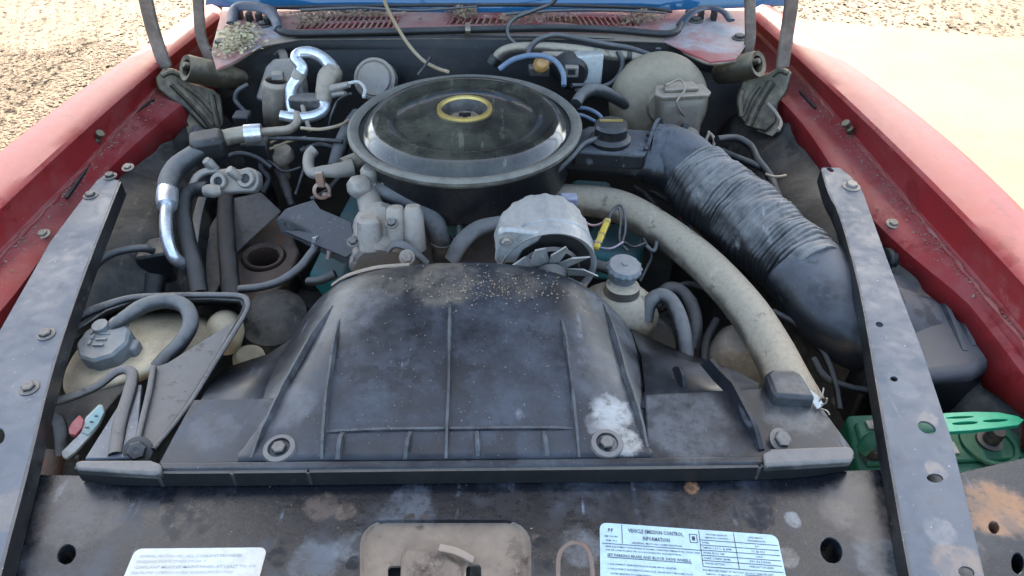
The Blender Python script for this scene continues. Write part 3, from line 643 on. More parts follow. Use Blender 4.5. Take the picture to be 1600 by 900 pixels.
M['shroud'] = grime('shroud_plastic', (.010, .011, .014), (.062, .071, .086), .42, 6, .38, spec=.3, up=.05, scuff=.7, speck=.35, speck_col=(.4, .38, .36), bump=.05, soft=.17, dust_rough=.7,
    spots=[(P(700, 445, 1.02), .055, (0.124, 0.102, 0.077), .85), (P(600, 440, 1.02), .05, (0.122, 0.106, 0.084), 0.50), (P(800, 445, 1.02), .05, (0.106, 0.089, 0.067), 0.54), (P(780, 460, 1.02), .018, (0.028, 0.023, 0.017), 0.58), (P(540, 450, 1.0), .04, (0.134, 0.122, 0.106), 0.43),
           (P(955, 640, 1.01), .030, (0.341, 0.335, 0.316), .95), (P(975, 690, 1.0), .022, (0.310, 0.291, 0.260), .9), (P(940, 665, 1.0), .018, (0.290, 0.279, 0.262), 0.58), (P(815, 640, 1.02), .013, (0.190, 0.184, 0.201), 0.54), (P(750, 655, 1.02), .006, (0.223, 0.223, 0.223), 0.43), (P(440, 665, 1.01), .008, (0.223, 0.218, 0.212), 0.50), (P(960, 500, .96), .07, (0.140, 0.148, 0.154), 0.54), (P(540, 500, 1.0), .06, (0.117, 0.120, 0.129), 0.54), (P(1060, 660, 1.0), .06, (0.117, 0.122, 0.129), 0.50), (P(1240, 640, 1.0), .04, (0.145, 0.145, 0.140), 0.50), (P(440, 640, 1.0), .04, (0.122, 0.126, 0.131), 0.50), (P(330, 670, 1.0), .03, (0.095, 0.101, 0.112), 0.50), (P(930, 590, 1.0), .05, (0.112, 0.117, 0.126), 0.43)])  # wide grey patches paint light on the side slopes; the rest are stains
shroud = thing('fan_shroud', 'black plastic fan shroud with moulded ribs over the radiator', 'fan shroud', (-.06, .6, .92))
bm = bmesh.new(); add_loft(bm, rows); bmesh.ops.recalc_face_normals(bm, faces=bm.faces[:])
for f in bm.faces[:1]:
    pass
dome_bvh = BVHTree.FromBMesh(bm)
obj('funnel', bm, M['shroud'], shroud, sharp=40, solid=.0015, soff=0)
def rib(parent, pts, w=.004, h=.006, bvh=None, mat=None, z=None, name='rib'):
    out = []
    for (a, b), (c, d) in zip(pts, pts[1:]):
        for k in range(8):
            t = k/8; out.append((a+(c-a)*t, b+(d-b)*t))
    out.append(pts[-1]); loc = []
    for a, b in out:
        if bvh: q, n_ = hit(bvh, a, b)
        else: q, n_ = P(a, b, z), Vector((0, 0, 1))
        if q is None: continue
        if n_.z < 0: n_ = -n_
        loc.append((q, n_))
    bm = bmesh.new(); prev = None
    for i, (q, n_) in enumerate(loc):
        t = (loc[min(i+1, len(loc)-1)][0]-loc[max(i-1, 0)][0]).normalized(); s = t.cross(n_).normalized()
        e = min(1, i/3+.15, (len(loc)-1-i)/3+.15)
        cur = [bm.verts.new(v) for v in (q-s*w*.75-n_*.002, q-s*w*.35+n_*h*e, q+s*w*.35+n_*h*e, q+s*w*.75-n_*.002)]
        if prev:
            for k in range(3): bm.faces.new((prev[k], prev[k+1], cur[k+1], cur[k]))
        else: bm.faces.new(cur)
        prev = cur
    bm.faces.new(prev[::-1]); return obj(name, bm, mat or M['shroud'], parent, sharp=30)
M['ribm'] = grime('rib_edge', (.010, .010, .012), (.085, .09, .095), .48, 25, .42, up=.1, scuff=.5, bump=.05)  # paler than the funnel, paints light along the rib edges
rib(shroud, [(500, 676), (600, 672), (697, 671), (800, 670), (900, 670)], .004, .004, dome_bvh, M['ribm'])
for pts in ([(697, 717), (702, 600), (703, 472)], [(503, 718), (512, 620), (530, 500)], [(905, 715), (892, 600), (878, 500)], [(1012, 700), (975, 590), (942, 476)], [(392, 716), (445, 610), (520, 478)]):
    rib(shroud, pts, .0042, .008, dome_bvh, M['ribm'])
for x0, x1 in ((528, 537), (633, 642), (747, 745), (856, 849)): rib(shroud, [(x0, 719), (x1, 674)], .006, .010, dome_bvh, M['ribm'])
# side plates and wings
def plate_obj(name, pts, z, th, mat, parent, bevel=.002, holes=(), **k):
    bm = bmesh.new()
    zz = z if hasattr(z, '__len__') else [z]*len(pts)
    add_plate(bm, [P(a, b, c) for (a, b), c in zip(pts, zz)], th, [[P(a, b, zz[0]) for a, b in h] for h in holes]); return obj(name, bm, mat, parent, bevel=bevel, **k)
plate_obj('side_plate', [(302, 624), (436, 621), (392, 723), (246, 726)], SZ-.003, .004, M['shroud'], shroud)
bm = bmesh.new()
add_loft(bm, [[P(262, 718, .99), P(310, 636, .985), P(330, 600, .965), P(352, 578, .93)], [P(340, 718, .99), P(372, 632, .985), P(396, 590, .962), P(420, 556, .925)], [P(400, 716, .99), P(436, 626, .985), P(452, 574, .955), P(474, 520, .915)]])
obj('wing', bm, M['shroud'], shroud, solid=.003)
plate_obj('side_plate', [(1008, 616), (1190, 606), (1196, 588), (1246, 584), (1334, 704), (1318, 714), (1010, 719)], SZ-.002, .004, M['shroud'], shroud)
bm = bmesh.new()
add_loft(bm, [[P(1000, 640, .99), P(1008, 612, .985), P(1002, 560, .95), P(984, 516, .905)], [P(1090, 640, .99), P(1098, 608, .985), P(1064, 566, .94), P(1046, 545, .90)], [P(1180, 640, .99), P(1186, 603, .985), P(1150, 583, .93), P(1120, 572, .89)]])
obj('wing', bm, M['shroud'], shroud, solid=.003)
bm = bmesh.new(); add_plate(bm, [P(a, b, SZ+.014) for a, b in ((1196, 583), (1206, 576), (1240, 576), (1252, 583), (1276, 622), (1210, 618))], .02, nrm=(0, 0, 1)); obj('corner_boss', bm, M['shroud'], shroud, bevel=.006, seg=3)
rib(shroud, [(1100, 566), (1120, 590), (1142, 612), (1190, 704)], .007, .016, z=SZ-.002)
rib(shroud, [(1056, 574), (1070, 610)], .006, .014, z=.985)
# front flange
M['flange'] = grime('dusty_flange', (.02, .02, .02), (.15, .138, .125), .55, 14, .55, up=.3, bump=.1, speck=.3)
bm = bmesh.new(); add_plate(bm, [P(a, b, SZ+.001) for a, b in ((250, 722), (700, 718), (1200, 712), (1200, 724), (700, 730), (250, 734))], .009, nrm=(0, 0, 1)); flo = obj('front_flange', bm, M['shroud'], shroud, bevel=.002)
for tb in ([(116, 722), (128, 718), (236, 718), (252, 724), (252, 737), (240, 740), (118, 733)], [(1192, 708), (1206, 700), (1326, 696), (1336, 704), (1332, 720), (1196, 728)]):
    bm = bmesh.new(); add_plate(bm, [P(a, b, SZ+.005) for a, b in tb], .012, nrm=(0, 0, 1)); obj('flange_tab', bm, M['flange'], shroud, bevel=.003)
bm = bmesh.new(); add_band(bm, [P(a, b, SZ-.012) for a, b in ((125, 738), (240, 746), (700, 742), (1190, 736), (1328, 722))], (0, 0, 1), .022, .006, n=5); obj('front_wall', bm, M['rubber'], shroud)
for x in (256, 370, 487, 905, 1180): 
    bm = bmesh.new(); q = P(x, 738-(x-240)*.012, SZ-.012); add_box(bm, q+Vector((0, -.006, 0)), (.004, .010, .022)); obj('flange_rib', bm, M['flange'], flo, bevel=.001)
for px, py in ((437, 702), (948, 694)):
    q, n_ = hit(dome_bvh, px, py); bm = bmesh.new(); add_lathe(bm, [(.019, -.001), (.017, .003), (.012, .004), (.010, -.002), (0, -.003)], q, n_ if n_.z > 0 else -n_, 28); obj('bolt_boss', bm, M['flange'], shroud)
    bolt(shroud, q+Vector((0, 0, .0)), n_ if n_.z > 0 else -n_, .0070, M['dark_steel'], False)
bolt(shroud, P(1219, 688, SZ), (.3, -.4, 1), .008, M['dark_steel'])
# ------------------------------------------------------------------ air cleaner
ac = P(727, 193, 1.04); RA = .199
air = thing('air_cleaner', 'round black air cleaner with ridged lid and brass centre cup', 'air cleaner', (ac.x, ac.y, .93))
tilt = Vector((0, .02, 1)).normalized()
bm = bmesh.new(); add_lathe(bm, [(0, -.105), (.12, -.105), (.165, -.10), (.180, -.085), (.184, -.02), (.187, -.004), (.15, -.004)], ac, tilt, 72); obj('housing', bm, M['drum'], air)
bm = bmesh.new(); add_lathe(bm, [(.186, -.012), (RA-.004, -.010), (RA+.001, -.004), (RA+.001, .001), (RA-.004, .005), (RA-.012, .004), (RA-.018, .0)], ac, tilt, 96); obj('lid_rim', bm, M['lid_rim'], air)
bm = bmesh.new(); add_lathe(bm, [(RA-.014, .002), (RA-.018, -.005), (RA-.024, -.004), (RA-.030, .006), (RA-.038, .014), (.152, .019), (.138, .0205), (.131, .019), (.126, .0135), (.121, .0125), (.115, .0150), (.10, .020), (.075, .025), (.055, .0275), (.049, .0275), (.046, .026), (.0455, .02)], ac, tilt, 96); obj('lid', bm, M['lid'], air, sharp=50)
bm = bmesh.new(); add_lathe(bm, [(.0475, .026), (.0465, .031), (.043, .0325), (.0405, .031), (.039, .027)], ac, tilt, 48); cup = obj('centre_cup', bm, M['brass'], air)
bm = bmesh.new(); add_lathe(bm, [(.0405, .029), (.034, .014), (.030, .0), (.02, -.005), (0, -.006)], ac, tilt, 40); obj('cup_bowl', bm, M['dark_steel'], cup)
bm = bmesh.new()
add_lathe(bm, [(.0325, .008), (.026, .002), (.014, .004), (.006, .007), (0, .008)], ac, tilt, 32, wob=lambda a, h: 1+.06*math.sin(a*3+h*300)+.04*math.sin(a*7)); obj('dirt_in_cup', bm, M['dirt'], cup)
bm = bmesh.new(); add_lathe(bm, [(0, .006), (.004, .006), (.004, .022), (0, .023)], ac, tilt, 12)
add_box(bm, ac+tilt*.018, (.020, .004, .007)); obj('wing_nut', bm, M['dark_steel'], cup)
# snorkel: oval duct to the right
sn = [P(868, 232, .995), P(940, 238, .992), P(1010, 246, .988), P(1040, 252, .985)]
tube_obj('snorkel', sn, [.046, .046, .047, .050], M['duct'], air, flat=(1.0, .72), seg=28)
bm = bmesh.new()
add_plate(bm, [P(a, b, 1.024) for a, b in ((900, 205), (918, 196), (1024, 204), (1016, 226), (1008, 242), (895, 236))], .03, nrm=(0, 0, 1)); obj('snorkel_top', bm, M['duct'], air, bevel=.006, seg=3)
for px, py in ((1013, 210), (1009, 232)):
    bm = bmesh.new(); add_box(bm, P(px, py, 1.027), (.006, .009, .005)); obj('clip_slot', bm, M['rubber'], air, bevel=.001)
vm = P(954, 212, 1.035)
bm = bmesh.new(); add_lathe(bm, [(0, -.012), (.034, -.012), (.035, -.004), (.031, .0), (.028, .002), (.027, .014), (.0285, .018), (.026, .023), (.012, .026), (0, .026)], vm, (0, .02, 1), 32); vmo = obj('vacuum_motor', bm, M['drum'], air)
bm = bmesh.new(); add_box(bm, vm+Vector((-.001, .002, .0272)), (.038, .006, .002)); obj('crimp', bm, M['brass'], vmo)
tube_obj('vacuum_hose', [P(932, 217, 1.035), P(912, 226, 1.03), P(893, 246, 1.018), P(862, 274, .995), P(820, 292, .985), P(770, 303, .98), P(718, 309, .975), P(700, 312, .96)], .0048, M['grey_hose'], air)

# ------------------------------------------------------------------ fresh air duct with flexible section
duct = thing('intake_duct', 'black corrugated intake duct from the air cleaner to the right fender', 'air duct', P(1180, 380, .9))
tube_obj('elbow', [P(1012, 240, .988), P(1040, 245, .985), P(1066, 258, .982), P(1094, 284, .975), P(1106, 296, .972)], [.052, .056, .057, .054, .050], M['duct'], duct, seg=32, n=10)
tube_obj('elbow_collar', [P(1017, 236, .988), P(1022, 237, .988)], .058, M['duct'], duct, seg=32, n=2)
rnd = [random.uniform(.3, 1) for _ in range(200)]
def rip(s):
    k = s/.0085+.5*math.sin(s*60); i = int(k) % 199; f = k-int(k); a = rnd[i]*(1-f)+rnd[i+1]*f
    return 1+.05*abs(math.sin(k*math.pi))*(.35+a)-.03+.012*(rnd[(i*7) % 199]-.5)
fp = [P(1085, 276, .975), P(1115, 303, .97), P(1160, 338, .962), P(1205, 378, .955), P(1245, 412, .95), P(1268, 434, .948)]
bm = bmesh.new(); pth, par = smooth_pts(fp, 46)
path = add_tube(bm, pth, [.060+.003*math.sin(i*.02) for i in range(len(pth))], seg=48, n=1, ripple=rip)
# the folds lean and pinch
for v in bm.verts:
    s = math.sin(v.co.x*190+v.co.y*60)*math.sin(v.co.z*110+v.co.x*31); v.co += Vector((.0022*s, .0016*s, .0020*math.sin(v.co.y*120+v.co.z*90)))
obj('bellows', bm, M['flex'], duct, sharp=70)
tube_obj('lower_elbow', [P(1252, 418, .948), P(1272, 438, .944), P(1300, 470, .935), P(1340, 500, .925), P(1400, 522, .905), P(1440, 530, .90)], [.064, .066, .070, .072, .068, .064], M['duct'], duct, seg=32, n=10, flat=(1.05, .85))
bm = bmesh.new()
pts = [(1380, 422), (1462, 410), (1520, 444), (1556, 505), (1568, 562), (1524, 582), (1420, 592), (1384, 550)]
add_plate(bm, [P(a, b, .95) for a, b in pts], .09, nrm=(0, 0, 1))
M['resonator'] = grime('resonator_plastic', (.012, .012, .014), (.09, .09, .095), .5, 9, .33, up=.3, speck=.3, bump=.06, spots=[(P(1442, 466, .94), .026, (.21, .15, .09), .95)])
rb = obj('resonator_box', bm, M['resonator'], duct, bevel=.016, seg=4)
for a, b in (((1456, 436), (1508, 548)), ((1476, 444), (1522, 540))): rib(rb, [a, b], .008, .006, z=.95, mat=M['resonator'])
tube_obj('box_seam', [P(a, b, .90) for a, b in ((1398, 566), (1440, 582), (1500, 574), (1545, 552))], .005, M['duct'], rb)
bm = bmesh.new(); fp = [P(1380, 404, .955), P(1410, 408, .95), P(1440, 416, .945)]
pth, _ = smooth_pts(fp, 24); add_tube(bm, pth, [.016]*len(pth), seg=20, n=1, ripple=lambda s: 1+.09*math.sin(s/.006*2*math.pi)); obj('small_bellows', bm, M['rubber'], duct, sharp=70)

# ------------------------------------------------------------------ upper radiator hose
pxtube('radiator_hose', [(742, 352, .90), (775, 328, .915), (830, 314, .92), (900, 312, .925), (970, 324, .93), (1040, 364, .935), (1105, 416, .935), (1165, 482, .935), (1205, 545, .93), (1232, 598, .93), (1256, 640, .92)], [20, 22, 23, 24, 26, 27, 29, 31, 33, 35, 36], M['tan_hose'], seg=26, label='thick dusty tan upper radiator hose curving over the engine', cat='hose')
tag = thing('hose_tag', 'small white plastic tag with frayed ties by the shroud corner', 'tag', P(1272, 628, 1.0))
bm = bmesh.new(); add_band(bm, [P(1262, 614, 1.008), P(1272, 622, 1.006), P(1282, 636, 1.001)], (1, .3, 0), .010, .002); obj('band', bm, M['white_pl'], tag)
for tr in ([(1278, 630, 1.0), (1284, 620, 1.012), (1287, 606, 1.02)], [(1280, 634, 1.0), (1290, 630, 1.008), (1292, 622, 1.016)], [(1282, 638, 1.0), (1292, 642, 1.003), (1296, 648, 1.0)]): pxtube('tie', tr, 1.2, M['tan'], tag)

# ------------------------------------------------------------------ alternator
alt = thing('alternator', 'pale dusty alternator with open cooling fan facing the shroud', 'alternator', P(850, 420, .86))
A0 = PY(858, 427, .800); ax = Vector((-.12, 1, .10)).normalized()       # fan face centre, axis runs rearwards
x_, y_, z_ = frame(ax)
ra = .069
def fins(a, h): return 1+(.03 if math.sin(a*16) > .2 and h > .045 else 0)
bm = bmesh.new(); add_lathe(bm, [(.02, .012), (ra*.9, .014), (ra*.96, .008), (ra*1.01, .006), (ra*1.0, .034), (ra*1.03, .036), (ra*1.03, .042), (ra*.99, .046), (ra*.99, .082), (ra*.9, .1), (ra*.6, .112), (0, .114)], A0, ax, 88, wob=fins); obj('housing', bm, M['alt'], alt, sharp=30)
bm = bmesh.new(); add_lathe(bm, [(0, .004), (ra*.5, .004), (ra*.62, .0), (ra*.66, .006), (ra*.5, .008), (0, .008)], A0, ax, 40); fan = obj('fan', bm, M['dark_steel'], alt)
bm = bmesh.new(); add_lathe(bm, [(0, -.034), (.024, -.034), (.026, -.03), (.021, -.02), (.026, -.008), (.022, -.002), (0, -.002)], A0, ax, 36); obj('pulley', bm, M['dark_steel'], alt)
bm = bmesh.new(); add_lathe(bm, [(0, -.038), (.011, -.038), (.012, -.034), (.012, -.03)], A0, ax, 6); obj('pulley_nut', bm, M['alu'], alt)
bl_me = None; M['blade'] = grime('fan_blade_steel', (.24, .235, .22), (.32, .30, .26), .5, 30, .5, up=.2, metal=.2, bump=.1)
for k in range(10):
    a = 2*math.pi*k/10
    if bl_me is None:
        bm = bmesh.new()      # blade: pointed vane, folded along its length
        up_ = [(ra*.3, -.008, -.002), (ra*.66, -.017, -.016), (ra*.97, -.004, -.018), (ra*.72, .009, -.002), (ra*.3, .007, .0), (ra*.66, -.002, -.008)]
        v = [bm.verts.new(p) for p in up_]+[bm.verts.new((p[0], p[1], p[2]+.003)) for p in up_]
        for f in ((0, 1, 5), (1, 2, 5), (2, 3, 5), (3, 4, 5), (4, 0, 5), (7, 6, 11), (8, 7, 11), (9, 8, 11), (10, 9, 11), (6, 10, 11), (0, 6, 7, 1), (1, 7, 8, 2), (2, 8, 9, 3), (3, 9, 10, 4), (4, 10, 6, 0)): bm.faces.new([v[i] for i in f])
        bmesh.ops.recalc_face_normals(bm, faces=bm.faces[:]); bl_me = bpy.data.meshes.new('blade'); bm.to_mesh(bl_me); bm.free(); bl_me.materials.append(M['blade'])
    o = bpy.data.objects.new('blade', bl_me); COL.objects.link(o); o.parent = fan
    rot = Matrix((x_, y_, z_)).transposed() @ Matrix.Rotation(a, 3, 'Z'); o.rotation_euler = rot.to_euler(); o.location = A0-worldloc(fan)
# front ear plate, brackets
earp = A0+ax*.010
bm = bmesh.new()
add_plate(bm, [PP(a, b, earp, ax) for a, b in ((774, 412), (778, 366), (786, 359), (800, 359), (850, 366), (842, 378), (818, 392), (808, 412))], .012); ear = obj('mounting_ear', bm, M['alt'], alt, bevel=.004)
bolt(ear, PP(791, 376, earp, ax), -ax, .006, M['dull_alu'])
bm = bmesh.new(); add_lathe(bm, [(ra*.9, .0125), (0, .0125)], A0, ax, 36); obj('shadow_plate', bm, M['rubber'], alt)  # added black disc, paints the gaps between the blades as shade
tube_obj('adjusting_arm', [P(706, 408, .93), P(722, 380, .955), P(744, 360, .97), P(775, 350, .985), P(815, 346, .99), P(842, 340, .988)], [.016, .017, .016, .013, .010, .009], M['grey_hose'], alt, flat=(1, .6), seg=20)
bm = bmesh.new(); add_box(bm, P(888, 312, .985), (.028, .02, .016)); plug = obj('plug', bm, grime('purple_grey_plug', (.17, .17, .24), (.3, .3, .33), .45, 40, .5, bump=.05), alt, bevel=.003)
for i, (m_, off) in enumerate((('wire_pink', 0), ('wire_blue', 4))):
    pxtube('wire', [(897, 318, .98), (904+off, 345, .975), (916+off, 368, .97), (934, 385, .968), (955, 388, .968), (974, 378, .968)], 1.6, M[m_], alt)
# ------------------------------------------------------------------ yellow connector and its loom
con = thing('wire_connector', 'slim yellow plastic wire connector hanging beside the tan hose', 'connector', P(940, 368, .95))
a, b = P(950, 343, .972), P(931, 388, .968); d = (b-a).normalized(); s = d.cross(Vector((0, 0, 1))).normalized()
bm = bmesh.new(); add_box(bm, (a+b)/2, ((b-a).length, .010, .008), (d, s, d.cross(s))); cb = obj('body', bm, M['yellow_pl'], con, bevel=.002)
for t in (.12, .55, .85):
    bm = bmesh.new(); add_box(bm, a.lerp(b, t), (.004, .0112, .0092), (d, s, d.cross(s))); obj('groove', bm, M['brass'] if t < .8 else M['tan'], cb, bevel=.0005)
for tr in ([(950, 345, .972), (960, 325, .985), (970, 321, .985), (976, 335, .98), (977, 360, .972), (972, 380, .965)], [(947, 345, .972), (958, 330, .982), (967, 326, .982), (970, 345, .975), (968, 375, .965), (980, 392, .955)], [(974, 378, .968), (990, 386, .95), (1008, 380, .94)]): pxtube('wire', tr, 2.2, M['wire_blk'], con)

# ------------------------------------------------------------------ engine
eng = thing('engine', 'teal painted engine block with dirty rusty castings under the air cleaner', 'engine', (-.05, 1.12, .43))
bm = bmesh.new(); add_box(bm, (-.06, 1.14, .64), (.34, .56, .40)); obj('block', bm, M['rust'], eng, bevel=.03)
def bank(pts, z, th, mat, nm): return plate_obj(nm, pts, z, th, mat, eng, bevel=.010)
bank([(478, 432), (508, 372), (556, 284), (596, 290), (560, 372), (536, 440)], [.85, .86, .88, .90, .88, .87], .08, M['teal'], 'valve_cover')
bank([(905, 372), (930, 345), (985, 348), (1010, 372), (1000, 400), (930, 398)], .86, .06, M['teal'], 'valve_cover')
bank([(880, 300), (895, 278), (955, 282), (960, 310)], .87, .05, M['teal'], 'manifold_flange')
bank([(600, 350), (610, 300), (720, 300), (770, 330), (760, 400), (650, 410)], .83, .1, M['teal'], 'intake_manifold')
pxtube('water_neck', [(712, 372, .88), (716, 345, .90), (740, 338, .905)], [16, 17, 18], M['teal'], eng)
pxtube('spark_boot', [(482, 440, .86), (500, 438, .87), (524, 428, .88)], 7, M['grey_hose'], eng)
# exhaust heat shield casting with a round mouth, rusty brown
bm = bmesh.new()
outer = [(352, 468), (348, 372), (380, 340), (412, 318), (446, 340), (468, 392), (452, 430), (420, 468)]
z0 = .80; add_plate(bm, [P(a, b, z0) for a, b in outer], .02, [[P(a, b, z0) for a, b in ell(412, 402, 34, 20, -12, 24)]], nrm=(0, 0, 1))
obj('exhaust_casting', bm, M['rust'], eng, bevel=.006, seg=3)
bm = bmesh.new(); add_lathe(bm, [(.030, -.09), (.028, -.01), (.030, .0), (.034, .003), (.036, -.003)], P(412, 402, z0), (.05, -.1, 1), 36, wob=lambda a, h: 1+.06*math.cos(2*a)); obj('mouth_ring', bm, M['rust'], eng, solid=.003)
bm = bmesh.new(); add_box(bm, P(418, 412, z0-.06), (.03, .03, .02)); obj('casting_core', bm, grime('orange_rust', (.33, .16, .08), (.3, .2, .13), .4, 30, .9, bump=.3), eng, bevel=.003)
plate_obj('heat_shield', [(296, 450), (318, 372), (352, 312), (408, 300), (440, 330), (372, 392), (330, 470)], [.80, .84, .86, .87, .85, .82, .79], .003, M['dark_steel'], eng)
pxtube('dark_strut', [(362, 470, .84), (356, 400, .85), (352, 330, .86), (356, 290, .86)], [15, 14, 13, 12], M['rubber'], eng, flat=(1, .6))
bm = bmesh.new(); add_lathe(bm, [(.0, .014), (.022, .012), (.026, .004), (.026, -.006), (.012, -.012), (.010, -.05), (0, -.05)], P(438, 243, .93), (0, -.1, 1), 24); obj('vacuum_valve', bm, M['tan'], eng)
pxtube('valve_stem', [(436, 262, .90), (446, 290, .87), (456, 320, .84)], [9, 8, 6], M['dark_steel'], eng)
bm = bmesh.new(); add_box(bm, P(690, 360, .84), (.05, .05, .06)); obj('sensor_block', bm, M['dark_steel'], eng, bevel=.006)
tube_obj('stud', [P(718, 375, .93), P(717, 345, .955), P(714, 312, .985)], .005, M['grey_hose'], eng)
bm = bmesh.new(); add_lathe(bm, [(0, 0), (.009, 0), (.009, .035), (.012, .036), (.012, .046), (.006, .048), (.006, .043), (0, .043)], P(752, 346, .945), (-.1, -.1, 1), 20); obj('fitting', bm, M['alu'], eng)

# ------------------------------------------------------------------ front pump casting (left of the alternator)
pump = thing('pump_housing', 'dusty cast aluminium pump housing rising behind the shroud, left of alternator', 'pump', P(600, 430, .86))
bm = bmesh.new()
c0 = P(598, 388, .93)
ax2 = Vector((-.10, .9, .33)).normalized()
def lump(a, h): return 1+.07*math.sin(3*a+.5)+.05*math.sin(5*a+h*40)+(.05 if math.sin(a*4+h*30) > .75 else 0)
add_lathe(bm, [(0, -.035), (.046, -.034), (.052, -.028), (.053, -.014), (.050, -.008), (.054, -.004), (.055, .008), (.049, .014), (.050, .04), (.043, .056), (.03, .064), (0, .066)], c0, ax2, 64, wob=lump)
body = obj('casting', bm, M['dull_alu'], pump, sharp=30)
for (a, b, z), r, h in (((620, 352, .985), .015, .03), ((648, 370, .97), .015, .05), ((578, 368, .975), .018, .03)):
    bm = bmesh.new(); add_lathe(bm, [(0, h), (r*.7, h), (r, h*.8), (r*1.15, -.02), (0, -.02)], P(a, b, z), (0, .3, 1), 20); obj('boss', bm, M['dull_alu'], pump)
for (a, b, z) in ((612, 349, 1.0), (552, 378, .97)): bolt(pump, P(a, b, z), (0, -.4, 1), .006, M['dark_steel'])
tube_obj('neck', [P(586, 352, .96), P(580, 325, .975), P(574, 300, .985), P(572, 286, .99)], [.024, .020, .019, .021], M['dull_alu'], pump, seg=20)
bm = bmesh.new(); add_lathe(bm, [(0, .022), (.012, .022), (.018, .016), (.020, .006), (.020, -.006), (.013, -.012), (.013, -.02)], P(565, 292, 1.0), (-.6, -.55, .3), 6); obj('elbow_cap', bm, M['dull_alu'], pump, bevel=.003)
bm = bmesh.new(); add_lathe(bm, [(0, .02), (.01, .019), (.014, .012), (.014, -.01)], P(577, 276, 1.005), (.1, -.1, 1), 20); obj('top_plug', bm, M['dull_alu'], pump)
bm = bmesh.new(); add_band(bm, [P(596, 288, 1.0), P(606, 288, 1.0)], (0, 0, 1), .006, .006); obj('spigot', bm, M['tan'], pump)
pxtube('front_bracket', [(606, 392, .965), (616, 382, .975), (632, 384, .975), (650, 396, .965), (668, 412, .95)], [7, 8, 8, 7, 6], M['grey_hose'], pump, flat=(1, .5))
bolt(pump, P(636, 402, .965), (0, -.8, .6), .007, M['dull_alu'])
pxtube('drive_belt', [(520, 445, .93), (545, 430, .955), (590, 418, .97), (640, 414, .975)], 5, M['tan'], pump, flat=(1, .5))
# bypass hose
pxtube('bypass_hose', [(588, 296, .985), (610, 304, .985), (640, 316, .98), (666, 332, .97), (682, 355, .955), (690, 385, .925), (692, 402, .90)], [15, 15, 16, 17, 17, 17, 17], M['grey_hose'], seg=20, label='short grey bypass hose dropping right of the pump housing', cat='hose')
bm = bmesh.new(); add_lathe(bm, [(.0185, -.006), (.0195, -.005), (.0195, .005), (.0185, .006)], P(690, 378, .932), (.1, -.1, 1), 24); obj('hose_clamp', bm, M['dark_steel'], solid=.001, label='dark band clamp at the foot of the grey bypass hose', cat='hose clamp')

# ------------------------------------------------------------------ black slotted bracket
sb = thing('slotted_bracket', 'black slotted steel adjusting bracket left of the pump housing', 'bracket', P(490, 370, .88))
pp0 = P(490, 350, .95); pn = Vector((-.15, -.45, 1)).normalized()
bm = bmesh.new(); add_plate(bm, [PP(a, b, pp0, pn) for a, b in ((433, 342), (446, 326), (464, 320), (490, 312), (500, 326), (548, 346), (556, 392), (540, 402), (446, 362))], .004); obj('top_flange', bm, M['black_metal'], sb, bevel=.001)
p1 = PP(446, 360, pp0, pn); fn = Vector((-.2, -.85, .35)).normalized()
bm = bmesh.new(); add_plate(bm, [PP(a, b, p1, fn) for a, b in ((432, 344), (440, 340), (548, 392), (552, 404), (536, 412), (438, 362))], .004, [[PP(a, b, p1, fn) for a, b in ell(449, 352, 5, 4, 20)], [PP(a, b, p1, fn) for a, b in ell(474, 365, 14, 3.4, 26)], [PP(a, b, p1, fn) for a, b in ell(512, 384, 16, 3.4, 26)]]); obj('slotted_face', bm, M['black_metal'], sb, bevel=.001)
for a, b in ((492, 378), (515, 396)):
    bm = bmesh.new(); add_box(bm, PP(a, b, p1+fn*.006, fn), (.006, .012, .022), (Vector((1, 0, 0)), fn, Vector((.3, 0, 1)).normalized())); obj('clamp_bolt', bm, M['alu'], sb, bevel=.001)
# thin hose sweeping below it
pxtube('drain_hose', [(374, 452, .90), (410, 448, .905), (440, 438, .91), (468, 418, .915), (486, 396, .92), (500, 378, .925)], 6.5, M['grey_hose'], label='thin grey hose curving under the slotted bracket', cat='hose')

# ------------------------------------------------------------------ heater pipe at the drum
pxtube('pipe', [(552, 262, .97), (530, 266, .97), (508, 268, .97), (488, 270, .97), (482, 258, .975), (484, 242, .98), (492, 234, .985)], [14, 12, 10, 9, 9, 9, 9], M['dull_alu'], label='bent dull metal pipe joining the left of the air cleaner', cat='pipe')
pxtube('hose', [(536, 262, .968), (550, 256, .968), (566, 250, .968)], 15, M['tan_hose'], label='stubby tan hose end beside the round air cleaner', cat='hose')
pxtube('breather_hose', [(522, 262, .95), (534, 225, .97), (548, 196, .985), (560, 180, .99)], [11, 12, 12, 12], M['grey_hose'], label='grey breather hose tucked behind the left of air cleaner', cat='hose')
bm = bmesh.new(); q = P(503, 298, .94); add_lathe(bm, [(.010, -.008), (.016, -.006), (.016, .006), (.010, .008)], q, (.2, -.8, .5), 24); add_box(bm, q+Vector((.0, .004, .022)), (.014, .012, .03)); add_box(bm, q+Vector((.008, -.004, -.006)), (.016, .01, .006))
obj('cable_eye', bm, grime('copper_rust', (.36, .21, .13), (.42, .33, .26), .5, 40, .7, bump=.2), label='rusty copper coloured ring fitting above the slotted bracket', cat='fitting', bevel=.002)

